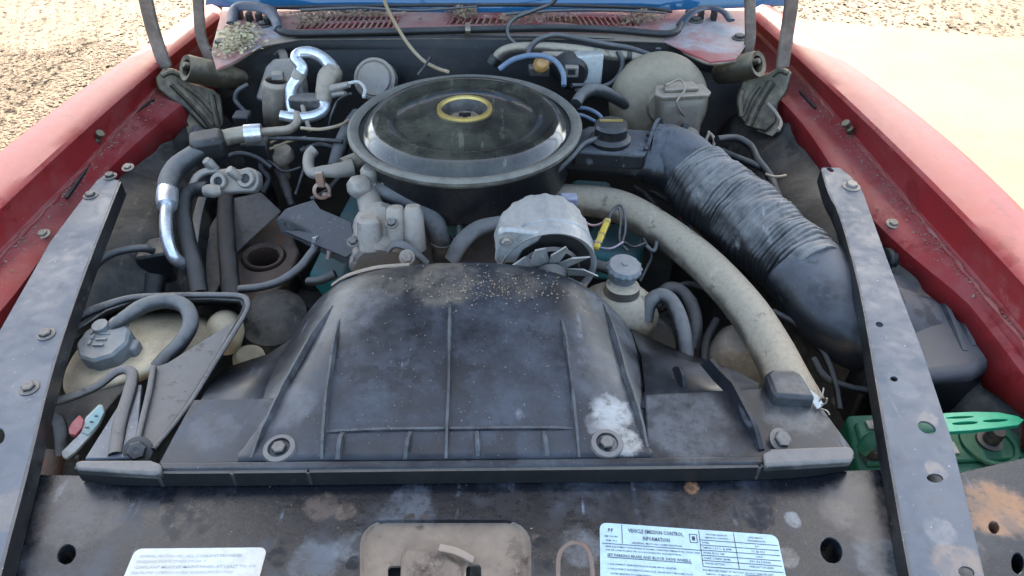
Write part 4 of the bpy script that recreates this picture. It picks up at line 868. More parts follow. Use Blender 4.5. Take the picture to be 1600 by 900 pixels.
# ------------------------------------------------------------------ refrigerant lines at the left
fb = thing('line_block', 'pale aluminium two-port line block with open round ports', 'fitting', P(365, 285, .93))
pts = [(330, 276), (338, 264), (356, 262), (372, 264), (388, 260), (402, 268), (404, 286), (396, 300), (372, 300), (350, 302), (334, 296)]
c_ = P(366, 282, .975); bn_ = Vector((-.1, -.75, .65)).normalized()
bm = bmesh.new(); add_plate(bm, [PP(a, b, c_, bn_) for a, b in pts], .022); obj('body', bm, M['dull_alu'], fb, bevel=.005, seg=3)
for a, b, r in ((344, 284, .013), (386, 280, .014)):
    q = PP(a, b, c_, bn_); bm = bmesh.new(); add_lathe(bm, [(r*1.15, -.004), (r*1.15, .006), (r, .009), (r*.6, .008), (r*.55, -.004), (0, -.006)], q, bn_, 24); obj('port', bm, M['dull_alu'], fb)
    bm = bmesh.new(); add_lathe(bm, [(r*.5, .002), (0, .002)], q, bn_, 16); obj('port_bore', bm, M['rubber'], fb)
for a, b, z in ((330, 258, .99), (366, 272, .99)):
    bm = bmesh.new(); add_lathe(bm, [(0, .014), (.007, .013), (.009, .006), (.007, -.012)], P(a, b, z), (-.4, -.2, .8), 16); obj('stud', bm, M['dull_alu'], fb)
pxtube('line_collar', [(346, 297, .965), (334, 298, .965), (322, 298, .963)], [8, 11, 10], M['dull_alu'], fb)
pxtube('line', [(340, 266, .98), (322, 268, .98), (308, 276, .975), (300, 290, .965)], 6, M['dull_alu'], fb)
pxtube('refrigerant_hose', [(326, 296, .963), (308, 296, .96), (292, 304, .955), (287, 330, .945), (292, 370, .93), (304, 415, .91), (312, 460, .89)], [12, 12, 12, 12, 13, 14, 14], M['rubber'], label='slim black refrigerant hose dropping from the pale line block', cat='hose')
lp = thing('suction_line', 'thick dusty hose with bright metal end bending down beside the left brace', 'hose', P(270, 330, .93))
pxtube('hose', [(322, 232, .995), (300, 244, .995), (276, 262, .99), (264, 284, .985), (262, 306, .98)], [15, 15, 16, 16, 15], M['grey_hose'], lp, seg=20)
pxtube('ferrule', [(262, 298, .981), (261, 312, .979), (261, 322, .977)], [16, 16.5, 15], M['alu'], lp, seg=20)
pxtube('tube', [(261, 318, .978), (259, 345, .968), (262, 378, .95), (272, 402, .93), (288, 414, .91)], [9, 9.5, 10, 10, 9], M['alu'], lp, seg=18)
bm = bmesh.new(); q = P(326, 228, .998); add_box(bm, q, (.058, .05, .045), (Vector((.93, .36, 0)), Vector((-.36, .93, 0)), Vector((0, 0, 1)))); obj('foam_wrap', bm, M['rubber'], lp, bevel=.010, seg=3)
pxtube('rear_hose', [(342, 218, .998), (362, 213, .998), (384, 209, .998)], [13, 13, 13], M['tan_hose'], lp)
pxtube('rear_ferrule', [(383, 209, .998), (396, 208, .998), (409, 207, .998)], [14.5, 14.5, 14], M['alu'], lp)
pxtube('rear_tube', [(408, 207, .998), (430, 205, .998), (452, 202, .998), (464, 192, 1.0), (464, 178, 1.005)], [7, 7, 7, 6.5, 6.5], M['tan'], lp)
# support struts behind
pxtube('strut', [(318, 300, .93), (308, 340, .90), (300, 400, .86)], [7, 7, 7], M['dull_alu'], label='thin dull metal strut behind the black refrigerant hose', cat='strut', flat=(1, .4))
# black valve box by the left liner
vb = thing('relay_valve', 'blocky black valve with hose stub beside the left wheel housing', 'valve', P(248, 420, .85))
bm = bmesh.new(); add_box(bm, P(246, 408, .89), (.05, .05, .06), (Vector((.96, .28, 0)), Vector((-.28, .96, 0)), Vector((0, 0, 1)))); obj('body', bm, M['black_metal'], vb, bevel=.004)
pxtube('stub', [(244, 430, .88), (240, 452, .865), (236, 474, .85)], [17, 16, 16], M['rubber'], vb)
pxtube('heater_hose', [(120, 470, .935), (136, 432, .945), (160, 404, .95), (190, 392, .948), (222, 388, .942), (240, 392, .93)], [7, 7, 7, 6, 6, 6], M['grey_hose'], label='thin grey hose arching along the left wheel housing', cat='hose')

# ------------------------------------------------------------------ accumulator assembly at the left rear
acc = thing('evaporator_cover', 'grey stamped metal evaporator cover at the left of the firewall', 'cover', P(430, 150, .95))
c_ = PY(430, 130, 1.36); en = Vector((-.25, -.85, .45)).normalized()
bm = bmesh.new(); add_plate(bm, [PP(a, b, c_, en) for a, b in ((398, 154), (414, 104), (426, 92), (462, 90), (470, 130), (474, 168), (440, 150), (410, 160))], .03); obj('cover', bm, M['dull_alu'], acc, bevel=.005)
bm = bmesh.new(); add_lathe(bm, [(.024, -.03), (.026, 0), (.026, .05), (.022, .06)], PY(432, 172, 1.30), (.18, .1, 1), 24); obj('stub_pipe', bm, M['tan'], acc, solid=.003)
pxtube('strap', [(432, 84, 1.03), (440, 80, 1.04), (444, 96, 1.03), (438, 116, 1.015), (428, 122, 1.01)], 5, M['dull_alu'], acc, flat=(1.3, .6))
bm = bmesh.new(); add_box(bm, PY(434, 118, 1.31), (.022, .015, .014)); obj('clip', bm, M['dull_alu'], acc, bevel=.002)
ap = thing('accumulator', 'bright aluminium refrigerant pipe looping around a tan canister', 'pipe', PY(500, 150, 1.3))
def pyt(nm, tr, r, mat, par, **k): pts = [PY(*t) for t in tr]; return tube_obj(nm, pts, [q*m_per_px(p) for q, p in zip(r if hasattr(r, '__len__') else [r]*len(pts), pts)], mat, par, **k)
pyt('loop_pipe', [(459, 182, 1.26), (455, 160, 1.28), (456, 138, 1.29), (466, 122, 1.30), (472, 106, 1.31), (462, 92, 1.32), (468, 83, 1.33), (486, 82, 1.33), (506, 92, 1.33), (520, 108, 1.32), (524, 118, 1.31)], [8.5, 9, 9.5, 9.5, 9, 8.5, 8.5, 9, 9.5, 11, 12], M['alu'], ap, seg=20)
pyt('sleeve', [(464, 124, 1.30), (470, 112, 1.305)], [11, 11], M['dull_alu'], ap)
pyt('canister', [(522, 106, 1.32), (518, 116, 1.31), (512, 122, 1.30), (508, 140, 1.285), (506, 154, 1.275), (505, 160, 1.27)], [13, 17, 16, 14.5, 13, 12], M['tan'], ap, seg=28)
pyt('outlet_pipe', [(505, 158, 1.27), (508, 166, 1.262), (502, 176, 1.25), (486, 182, 1.24), (462, 184, 1.235), (438, 180, 1.235)], [8, 8.5, 8.5, 8.5, 8.5, 8], M['alu'], ap, seg=20)
pyt('service_port', [(518, 138, 1.28), (530, 136, 1.275), (545, 132, 1.27)], [7, 6, 5], M['dull_alu'], ap)
pyt('service_port', [(516, 148, 1.28), (530, 146, 1.275), (540, 146, 1.27)], [6, 5, 4], M['dull_alu'], ap)
pyt('capillary', [(545, 130, 1.27), (560, 128, 1.26), (570, 138, 1.24), (568, 152, 1.22)], 2.6, M['white_pl'], ap)
pxtube('tan_cable', [(470, 200, 1.0), (500, 202, 1.0), (530, 196, 1.0), (545, 188, 1.0)], 2.6, M['wire_tan'], label='thin tan cable running to the left of air cleaner', cat='cable')
pxtube('dark_rod', [(420, 216, .985), (470, 217, .985), (535, 221, .985)], 3.5, M['wire_blk'], label='dark straight rod below the bright outlet pipe', cat='rod')
# blower motor
bl_ = thing('blower_motor', 'round grey blower motor cap on the firewall behind air cleaner', 'motor', PY(586, 130, 1.42))
bm = bmesh.new(); q = PY(586, 124, 1.36); add_lathe(bm, [(0, .03), (.034, .03), (.040, .025), (.041, -.005), (.036, -.008), (.033, -.006), (.031, -.012), (.012, -.015), (0, -.015)], q, (.05, .75, -.45), 40); obj('cap', bm, M['dull_alu'], bl_)
bm = bmesh.new(); add_lathe(bm, [(.038, .02), (.042, .09)], q, (.05, .75, -.45), 32); obj('barrel', bm, M['rubber'], bl_)

# ------------------------------------------------------------------ hood hinges
def hinge(label, side, arm1, arm2, tube, plate, foot, emb):
    t = thing('hood_hinge', label, 'hinge', PY(*plate[0], 1.3))
    for nm, (pts, w) in (('outer_arm', arm1), ('inner_arm', arm2)):
        bm = bmesh.new(); add_band(bm, [PY(*p) for p in pts], (1, .25*side, 0), w, .008, n=8); obj(nm, bm, M['hinge_arm'], t, bevel=.002)
    (a, ya, ra_), (b, yb, rb_) = tube; A, B = PY(*a, ya), PY(*b, yb); d = (B-A).normalized(); L_ = (B-A).length
    bm = bmesh.new(); add_lathe(bm, [(ra_*.62, .02), (ra_*.64, 0), (ra_*.95, -.002), (ra_, .004), (ra_, L_*.5), (rb_, L_), (rb_*.8, L_+.006), (0, L_+.006)], A, d, 36); sp = obj('spring_housing', bm, M['hinge'], t, solid=.001)
    bm = bmesh.new(); add_lathe(bm, [(ra_*.66, .022), (0, .022)], A, d, 24); obj('bore', bm, M['rubber'], sp)
    bm = bmesh.new(); add_lathe(bm, [(0, -.012), (.005, -.012), (.006, -.006), (.006, .02)], A+Vector((-side*.008, 0, .004)), d, 12); obj('spring_pin', bm, M['hinge'], sp)
    p0 = PY(*plate[0], 1.33); n_ = Vector((-side*.55, -.72, .42)).normalized()
    bm = bmesh.new(); add_plate(bm, [PP(x, y, p0, n_) for x, y in plate], .012, nrm=n_); pl = obj('bracket', bm, M['hinge'], t, bevel=.004, seg=3)
    for e in emb:
        bm = bmesh.new(); add_tube(bm, [PP(x, y, p0, n_) for x, y in e[0]], e[1], seg=10); obj('pressed_rib', bm, M['hinge'], pl)
    bm = bmesh.new(); p1 = PP(*foot[0], p0, n_)-n_*.015; n2 = Vector((-side*.5, -.55, .66)).normalized(); add_plate(bm, [PP(x, y, p1, n2) for x, y in foot], .005, nrm=n2); ft = obj('foot', bm, M['hinge'], t, bevel=.002)
    cx = sum(x for x, y in foot)/len(foot); cy = sum(y for x, y in foot)/len(foot)
    bolt(ft, PP(cx, cy+6, p1, n2), n2, .008, M['dark_steel']); bolt(ft, PP(cx-12*side, cy-8, p1, n2), n2, .007, M['dark_steel'])
    return t
M['hinge_arm'] = grime('hinge_arm_steel', (.10, .075, .058), (.24, .185, .14), .5, 20, .6, up=.1, bump=.15, metal=.2)
hinge('greasy steel hood hinge on the gravel side', -1,
      ([(180, -230, 1.40), (215, -70, 1.39), (228, 0, 1.38), (240, 50, 1.37), (259, 106, 1.35)], .028), ([(318, -230, 1.47), (310, -40, 1.46), (311, 20, 1.45), (315, 60, 1.44), (332, 100, 1.42)], .022),
      (((291, 106), 1.335, .0255), ((378, 126), 1.40, .021)),
      [(243, 122), (258, 104), (276, 108), (300, 130), (334, 140), (346, 150), (352, 192), (340, 208), (318, 200), (290, 170), (262, 152), (248, 140)],
      [(272, 186), (286, 168), (330, 196), (352, 202), (340, 212), (300, 222), (274, 214)],
      [([(270, 130), (290, 150), (318, 180), (330, 196)], .009), ([(330, 148), (334, 170), (340, 196)], .007), ([(292, 136), (316, 156), (336, 180)], .005), ([(252, 118), (268, 112), (282, 118)], .006)])
hinge('greasy steel hood hinge on the concrete side', 1,
      ([(1262, -230, 1.36), (1243, -60, 1.35), (1237, 0, 1.345), (1230, 50, 1.34), (1222, 106, 1.33)], .026), ([(1180, -230, 1.46), (1172, -40, 1.45), (1172, 20, 1.44), (1172, 60, 1.43), (1166, 92, 1.42)], .022),
      (((1184, 100), 1.345, .0255), ((1124, 115), 1.40, .021)),
      [(1236, 112), (1218, 104), (1196, 116), (1160, 126), (1150, 150), (1150, 180), (1170, 200), (1196, 206), (1210, 192), (1216, 160), (1230, 140)],
      [(1152, 182), (1200, 160), (1216, 184), (1220, 200), (1206, 214), (1184, 206)],
      [([(1206, 128), (1192, 150), (1180, 172), (1170, 196)], .009), ([(1160, 140), (1156, 160), (1158, 182)], .007), ([(1186, 134), (1172, 154), (1162, 178)], .005), ([(1232, 114), (1218, 110), (1206, 118)], .006)])
pxtube('hinge_wire', [(1200, 162, .99), (1212, 176, .985), (1220, 192, .98), (1216, 204, .975)], 3, M['dull_alu'], label='pale bent wire beside the right hood hinge foot', cat='wire')
pyt('wire_clip', [(388, 132, 1.36), (372, 142, 1.35), (368, 156, 1.345), (376, 168, 1.34), (384, 176, 1.335)], 4, M['grey_hose'], None, label='looped grey cable beside the left hinge spring', cat='cable')

# ------------------------------------------------------------------ brake booster and master cylinder
bb = thing('brake_booster', 'round dusty tan brake booster on the right of the firewall', 'brake booster', PY(1037, 230, 1.40))
bq = PY(1036, 166, 1.30); bx = Vector((-.04, .93, -.30)).normalized()
M['booster'] = grime('dusty_gold_booster', (.15, .115, .07), (.29, .235, .16), .60, 9, .6, up=.45, metal=.1, rust=(.16, .09, .05), rust_amt=.36, bump=.15)
bm = bmesh.new(); add_lathe(bm, [(0, -.012), (.030, -.012), (.034, -.004), (.060, .002), (.082, .012), (.094, .026), (.098, .036), (.098, .044), (.094, .048), (.096, .06), (.080, .085), (.04, .095), (0, .095)], bq, bx, 64); obj('shell', bm, M['booster'], bb, sharp=40)
bm = bmesh.new(); add_lathe(bm, [(.017, -.006), (.018, .006), (.014, .012), (0, .013)], PY(983, 166, 1.33), -bx+Vector((0, -.1, .4)), 24); chk = obj('check_valve', bm, M['tan'], bb)
pyt('vacuum_hose', [(978, 164, 1.31), (962, 154, 1.29), (944, 144, 1.27), (924, 140, 1.25), (908, 150, 1.23), (900, 162, 1.21)], [8, 9, 10, 10, 9, 9], M['grey_hose'], bb)
bm = bmesh.new(); add_box(bm, PY(1026, 94, 1.40), (.010, .006, .05)); obj('mounting_stud', bm, M['grey_hose'], bb, bevel=.001)
mc = thing('master_cylinder', 'dusty grey master cylinder with wire bail in front of round booster', 'master cylinder', P(1068, 226, .93))
mo = P(1062, 143, 1.035)
X3, Y3, Z3 = Vector((.99, .12, 0)).normalized(), Vector((-.12, .99, 0)).normalized(), Vector((0, 0, 1))
M['mc'] = grime('grey_cast_master', (.17, .14, .105), (.28, .235, .18), .5, 18, .65, up=.3, metal=.15, bump=.3)
bm = bmesh.new()
def mcp(a, b, c): return mo+X3*a+Y3*b+Z3*c
lo = [mcp(*q) for q in ((-.034, -.030, -.115), (.046, -.030, -.115), (.046, .04, -.115), (-.034, .04, -.115))]; hi = [mcp(*q) for q in ((-.038, -.022, -.004), (.048, -.022, -.004), (.048, .04, -.004), (-.038, .04, -.004))]
v = [bm.verts.new(q) for q in lo+hi]
for f in ((3, 2, 1, 0), (4, 5, 6, 7), (0, 1, 5, 4), (1, 2, 6, 5), (2, 3, 7, 6), (3, 0, 4, 7)): bm.faces.new([v[i] for i in f])
obj('reservoir', bm, M['mc'], mc, bevel=.016, seg=4)
bm = bmesh.new(); add_plate(bm, [mcp(*q, .004) for q in ((-.052, -.014), (-.040, -.026), (.046, -.026), (.054, -.018), (.050, .02), (-.040, .024))], .008, nrm=(0, 0, 1)); lidm = obj('cover', bm, M['tan'], mc, bevel=.002)
bm = bmesh.new(); add_plate(bm, [mcp(*q, .013) for q in ((-.034, -.012), (.032, -.014), (.030, .014), (-.026, .016))], .010, nrm=(0, 0, 1)); obj('raised_pad', bm, M['tan'], lidm, bevel=.004)
pxtube('bail_wire', [(1040, 134, 1.055), (1062, 124, 1.06), (1070, 140, 1.05), (1058, 158, 1.035), (1062, 172, 1.015), (1074, 186, .985)], 1.6, M['tan'], mc)
bm = bmesh.new(); add_lathe(bm, [(0, -.05), (.026, -.05), (.03, -.044), (.03, .03), (0, .03)], P(1070, 222, .945), (0, 1, .02), 28); obj('bore_casting', bm, M['mc'], mc)
for a, b, z in ((1066, 218, .97), (1070, 196, .985)):
    bm = bmesh.new(); add_lathe(bm, [(0, .012), (.006, .012), (.007, 0)], P(a, b, z), (0, -.9, .4), 12); obj('port_plug', bm, M['dark_steel'], mc)
pxtube('brake_line', [(1106, 206, .99), (1114, 214, .985), (1116, 224, .98), (1108, 240, .965), (1098, 250, .95)], 2.6, M['tan'], mc)
pxtube('brake_line', [(1108, 208, .99), (1100, 226, .975), (1088, 244, .955)], 2.4, M['tan'], mc)
# ------------------------------------------------------------------ wiper motor and firewall plumbing
wm = thing('wiper_motor', 'black wiper motor with pale end plate on the firewall', 'wiper motor', PY(895, 130, 1.38))
wq = PY(892, 112, 1.37)
bm = bmesh.new(); add_lathe(bm, [(0, -.02), (.024, -.02), (.032, -.012), (.034, .03), (0, .032)], wq, (-.25, .95, 0), 28); obj('motor_can', bm, M['rubber'], wm)
bm = bmesh.new(); add_box(bm, PY(918, 110, 1.385), (.055, .03, .075), (Vector((.97, .2, 0)), Vector((-.2, .97, 0)), Z3)); obj('end_plate', bm, M['white_pl'], wm, bevel=.004)
bm = bmesh.new(); add_box(bm, PY(893, 111, 1.338), (.026, .012, .022)); obj('terminal_block', bm, M['dull_alu'], wm, bevel=.002)
bm = bmesh.new(); add_box(bm, PY(893, 112, 1.330), (.014, .006, .010)); obj('terminal_slot', bm, M['rubber'], wm)
bm = bmesh.new(); add_box(bm, PY(880, 88, 1.40), (.09, .03, .03)); obj('gear_case', bm, M['tan'], wm, bevel=.008)
oc = thing('orange_connector', 'small dusty orange cap connector behind the air cleaner', 'connector', PY(846, 104, 1.34))
bm = bmesh.new(); add_lathe(bm, [(0, .016), (.010, .016), (.015, .006), (.016, -.01), (.010, -.018), (0, -.018)], PY(846, 100, 1.335), (.1, -.7, .5), 8); obj('cap', bm, M['orange_pl'], oc, bevel=.002)
bm = bmesh.new(); add_box(bm, PY(842, 110, 1.345), (.04, .02, .02)); obj('base', bm, M['dark_steel'], oc, bevel=.003)
wt = thing('heater_hose', 'fat tan heater hose running along the firewall under the cowl', 'hose', PY(870, 80, 1.40))
pyt('hose', [(772, 96, 1.39), (784, 82, 1.395), (806, 75, 1.40), (850, 74, 1.40), (900, 78, 1.40), (950, 86, 1.40), (984, 88, 1.395), (1018, 97, 1.385)], [8, 8, 8, 8, 8, 8, 8, 8], M['tan_hose'], wt, seg=18)
pyt('clamp', [(769, 100, 1.388), (776, 89, 1.39)], [10, 10], M['rubber'], wt)
pyt('joint', [(978, 88, 1.395), (986, 89, 1.395)], [9, 9], M['rubber'], wt)
for tr, r, mt, nm, lb in (
    ([(824, 92, 1.37), (828, 76, 1.385), (842, 62, 1.40), (868, 55, 1.41), (900, 60, 1.41), (940, 68, 1.405), (985, 76, 1.40), (1015, 86, 1.39)], 4.5, 'grey_hose', 'vacuum_hose', 'dark vacuum hose looping over the tan heater hose'),
    ([(780, 108, 1.32), (800, 94, 1.325), (825, 87, 1.325), (852, 88, 1.32), (870, 98, 1.31), (880, 116, 1.29), (881, 134, 1.27)], 4.2, 'wire_blue', 'ignition_lead', 'blue-grey ignition lead arching behind the air cleaner lid'),
    ([(965, 80, 1.39), (972, 95, 1.38), (970, 112, 1.37), (958, 128, 1.36), (938, 136, 1.35), (910, 134, 1.34), (893, 134, 1.33)], 4, 'grey_hose', 'wire_loom', 'dark wire loom hanging below the wiper motor'),
    ([(902, 168, 1.24), (918, 170, 1.24), (934, 178, 1.23), (944, 190, 1.22)], 3.2, 'wire_blue', 'ignition_lead', 'short blue lead left of the brake booster'),
    ([(900, 178, 1.22), (914, 182, 1.22), (930, 190, 1.21)], 3, 'wire_blue', 'ignition_lead', 'lower short blue lead beside the snorkel cap'),
    ([(590, -40, 1.40), (602, 5, 1.40), (618, 38, 1.40), (640, 72, 1.39), (662, 95, 1.37), (684, 107, 1.34), (700, 112, 1.31)], 2.8, 'wire_tan', 'washer_tube', 'thin brown tube falling from hood to air cleaner'),
    ([(880, -30, 1.44), (866, 2, 1.44), (836, 16, 1.44), (806, 28, 1.44), (794, 42, 1.43), (795, 58, 1.42), (808, 70, 1.41), (822, 76, 1.40)], 3, 'grey_hose', 'washer_tube', 'grey washer tube curling over the black weatherstrip'),
    ([(512, 206, .97), (518, 180, 1.0), (528, 158, 1.02), (548, 146, 1.05)], 2.2, 'wire_blk', 'wire', 'thin dark wire rising left of the air cleaner rim'),
    ([(652, 118, 1.31), (666, 100, 1.34), (672, 90, 1.37)], 2, 'wire_blk', 'wire', 'short dark wire behind the air cleaner lid'),
    ([(1120, 218, 1.0), (1150, 216, .99), (1172, 228, .98), (1184, 250, .975), (1198, 268, .97), (1208, 290, .965), (1220, 320, .955)], 6, 'rubber', 'wire_loom', 'upper black loom beside the bellows duct'),
    ([(1126, 236, .97), (1150, 246, .97), (1180, 258, .97), (1202, 272, .965), (1214, 300, .955), (1226, 330, .945)], 5.5, 'rubber', 'wire_loom', 'lower black loom beside the bellows duct'),
    ([(1220, 315, .955), (1226, 340, .95), (1246, 362, .945), (1276, 376, .94), (1304, 392, .93)], 5, 'rubber', 'wire_loom', 'black loom running under the right fender brace'),
    ([(1196, 272, .985), (1212, 276, .985), (1228, 274, .98)], 2, 'wire_tan', 'cable_tie', 'pale cable tie round the black looms'),
    ([(1010, 385, .93), (1022, 392, .93), (1028, 372, .935)], 3.5, 'grey_hose', 'vacuum_line', 'short grey line under the tan radiator hose'),
    ([(390, 236, .95), (420, 224, .965), (440, 214, .975)], 2, 'wire_tan', 'wire', 'fine tan wire left of the vacuum valve'),
    ([(1085, 470, .80), (1060, 470, .82), (1000, 500, .84), (960, 520, .86)], 6, 'rubber', 'drive_belt', 'black belt low behind the shroud on the right')):
    pyt(nm, tr, r, M[mt], None, label=lb, cat=nm.split('_')[-1]) if tr[0][2] > 1.1 else pxtube(nm, tr, r, M[mt], label=lb, cat=nm.split('_')[-1])
# ------------------------------------------------------------------ power steering reservoir
ps = thing('steering_pump', 'tan power steering reservoir with grey knurled cap right of alternator', 'reservoir', P(975, 470, .84))
bm = bmesh.new(); q = P(965, 482, .90)
add_lathe(bm, [(0, -.06), (.05, -.06), (.056, -.05), (.057, -.005), (.050, .012), (.038, .026), (.030, .034), (.024, .036), (.022, .05), (0, .05)], q, (.05, -.1, 1), 40, wob=lambda a, h: 1+.12*math.cos(2*a)); obj('tank', bm, M['tan_hose'], ps)
bm = bmesh.new(); q = P(974, 424, .962); add_lathe(bm, [(0, -.022), (.021, -.022), (.021, 0), (.025, .002), (.026, .009), (.022, .014), (.005, .015), (.004, .017), (0, .017)], q, (.06, -.1, 1), 60, wob=lambda a, h: 1+(.045*math.sin(a*15) if h > 0 and h < .012 else 0)); capo = obj('cap', bm, M['cap_grey'], ps)
pxtube('inlet', [(908, 408, .92), (930, 414, .92), (952, 420, .92)], 9, M['grey_hose'], ps)
pxtube('return_hose', [(1008, 502, .90), (1014, 476, .92), (1030, 462, .93), (1048, 470, .93), (1062, 496, .925), (1070, 530, .91), (1073, 565, .89)], [12, 12, 12, 12, 12, 12, 12], M['grey_hose'], seg=18, label='light grey looped hose right of the power steering reservoir', cat='hose')
pxtube('pressure_hose', [(1020, 480, .90), (1042, 454, .91), (1062, 456, .91), (1080, 478, .905), (1086, 510, .90), (1080, 545, .88)], 12, M['rubber'], seg=18, label='black looped hose behind the light grey one', cat='hose')
bm = bmesh.new(); add_lathe(bm, [(0, 0), (.045, 0), (.05, -.008), (.04, -.02), (.05, -.032), (.045, -.04), (0, -.04)], P(1010, 545, .84), (.0, -.85, .4), 36); obj('pulley', bm, M['rubber'], label='dark pulley low behind the right of the shroud', cat='pulley')
bm = bmesh.new(); add_lathe(bm, [(0, .05), (.03, .045), (.045, .02), (.05, -.02), (.045, -.06), (0, -.06)], P(1150, 560, .84), (.1, -.1, 1), 32, wob=lambda a, h: 1+.08*math.sin(3*a)); obj('motor_casing', bm, M['tan'], label='tan rounded casing low beneath the radiator hose', cat='casing')
pxtube('cable', [(1206, 486, .93), (1250, 510, .92), (1285, 548, .905), (1305, 600, .89), (1312, 640, .88)], 5, M['rubber'], label='black battery cable sweeping under the lower duct elbow', cat='cable')
pxtube('cable', [(1044, 452, .89), (1080, 444, .89), (1120, 462, .885), (1140, 500, .88)], 5, M['rubber'], label='black cable under the tan radiator hose', cat='cable')

# ------------------------------------------------------------------ coolant recovery tank at the left
res = thing('coolant_tank', 'yellowed plastic coolant tank with grey cap in a black tray', 'coolant tank', P(220, 560, .86))
bm = bmesh.new()
def tank_ring(s, z, pts, c=(220, 555)): return [P(c[0]+(a-c[0])*s, c[1]+(b-c[1])*s, z) for a, b in pts]
tk = [(98, 612), (100, 585), (116, 550), (150, 515), (190, 494), (240, 486), (300, 488), (336, 500), (345, 516), (330, 540), (270, 575), (210, 600), (150, 618), (115, 625)]
rs = [tank_ring(.98, .83, tk), tank_ring(1.02, .87, tk), tank_ring(1.0, .905, tk), tank_ring(.96, .925, tk), tank_ring(.86, .938, tk), tank_ring(.6, .945, tk), tank_ring(.25, .947, tk)]
vsr = [[bm.verts.new(p) for p in r] for r in rs]
for a, b in zip(vsr, vsr[1:]):
    for k in range(len(a)): k2 = (k+1) % len(a); bm.faces.new((a[k], a[k2], b[k2], b[k]))
bm.faces.new(vsr[-1]); obj('tank', bm, M['tank'], res, sharp=80, sub=2)
bm = bmesh.new(); add_lathe(bm, [(0, .012), (.012, .010), (.020, .004), (.024, -.004), (.026, -.02), (.022, -.05)], P(352, 505, .938), (.3, -.2, 1), 28); obj('filler_bump', bm, M['tank'], res)
cq = P(160, 530, .972); cn = Vector((-.05, -.12, 1)).normalized()
bm = bmesh.new(); add_lathe(bm, [(0, -.03), (.031, -.03), (.033, -.024), (.033, -.004), (.030, .0), (0, .001)], cq, cn, 48, wob=lambda a, h: 1+.03*math.sin(9*a)); cap = obj('cap', bm, M['cap_grey'], res)
bm = bmesh.new(); add_lathe(bm, [(0, .005), (.010, .005), (.012, -.01)], P(158, 511, .976), cn, 20); add_lathe(bm, [(0, .005), (.009, .005), (.011, -.01)], P(183, 505, .974), cn, 20); obj('cap_lobe', bm, M['cap_grey'], cap)
bm = bmesh.new()
for i in range(3): add_box(bm, cq+Vector((-.018+.006*math.sin(i), .012-.010*i, .0015)), (.003, .007, .003)), add_box(bm, cq+Vector((.0, .008-.010*i, .0015)), (.014, .003, .003))
obj('raised_marks', bm, M['cap_grey'], cap)
bm = bmesh.new(); add_box(bm, P(205, 545, .952), (.022, .02, .02)); obj('hose_nipple', bm, M['cap_grey'], res, bevel=.004)
pxtube('overflow_hose', [(176, 512, .972), (196, 496, .982), (225, 478, .985), (262, 470, .98), (290, 480, .975), (298, 506, .968), (282, 536, .958), (262, 556, .95), (246, 574, .94)], [9, 11, 12, 12, 12, 12, 12, 12, 12], M['grey_hose'], res, seg=18)
tray = thing('tank_tray', 'dusty black plastic tray and strut holding the coolant tank', 'tray', P(260, 600, .86))
pxtube('rim', [(104, 512, .965), (130, 492, .972), (165, 478, .975), (205, 466, .978), (260, 462, .978), (330, 461, .978), (376, 463, .978), (387, 474, .978), (382, 492, .978), (340, 560, .98), (290, 640, .985), (240, 702, .992)], [8, 8, 7.5, 6, 5, 5, 5, 5, 4, 4, 4, 4], M['frame_pl'], tray, flat=(1, .9))
bm = bmesh.new(); rim = [(110, 520), (165, 484), (205, 470), (260, 466), (330, 465), (378, 467), (386, 476), (378, 500)]
rows = [[P(a, b, .975) for a, b in rim], [P(a+(235-a)*.04, b+6, .94) for a, b in rim], [P(a+(235-a)*.06, b+10, .84) for a, b in rim]]; add_loft(bm, rows); obj('rear_wall', bm, M['frame_pl'], tray, solid=.003)
bm = bmesh.new(); rim2 = [(386, 478), (340, 558), (290, 638), (242, 702)]
add_loft(bm, [[P(a, b, .977+i*.004) for i, (a, b) in enumerate(rim2)], [P(a+2, b+6, .94) for a, b in rim2], [P(a-4, b+20, .85) for a, b in rim2]]); obj('side_wall', bm, M['rubber'], tray, solid=.003)
bm = bmesh.new(); add_plate(bm, [P(a, b, z) for a, b, z in ((243, 572, .972), (262, 566, .972), (380, 492, .974), (340, 560, .976), (290, 640, .98), (238, 702, .985), (212, 700, .985))], .005); obj('web', bm, M['frame_pl'], tray, bevel=.002)
pxtube('web_rib', [(240, 574, .976), (234, 610, .98), (222, 660, .985), (214, 696, .988)], [5, 5, 5, 5], M['frame_pl'], tray)
pxtube('strut_rim', [(60, 632, .955), (100, 624, .962), (150, 604, .968), (180, 582, .974), (198, 578, .976), (207, 588, .976), (200, 620, .98), (188, 660, .984), (180, 712, .988)], [8, 8, 8, 8, 8, 9, 10, 11, 11], M['frame_pl'], tray, flat=(1, .8))
bm = bmesh.new(); add_plate(bm, [P(a, b, z) for a, b, z in ((206, 600, .974), (222, 600, .975), (212, 715, .99), (132, 718, .99))], .006); obj('strut', bm, M['brace'], tray, bevel=.002)
bm = bmesh.new(); add_plate(bm, [P(a, b, .935) for a, b in ((60, 640), (190, 592), (200, 600), (150, 660), (100, 680))], .004); obj('lower_shelf', bm, M['liner'], tray, bevel=.002)
bolt(tray, P(216, 704, .99), (.2, -.6, .8), .009, M['rubber'])
bm = bmesh.new(); add_lathe(bm, [(0, .004), (.016, .003), (.022, -.002), (.024, -.02), (.024, -.06), (0, -.06)], P(388, 556, .895), (.1, -.1, 1), 28); obj('bottle_edge', bm, M['tank'], label='yellowed plastic bottle edge beside the left wing of shroud', cat='bottle')  # edge of a yellowed bottle, no lamp
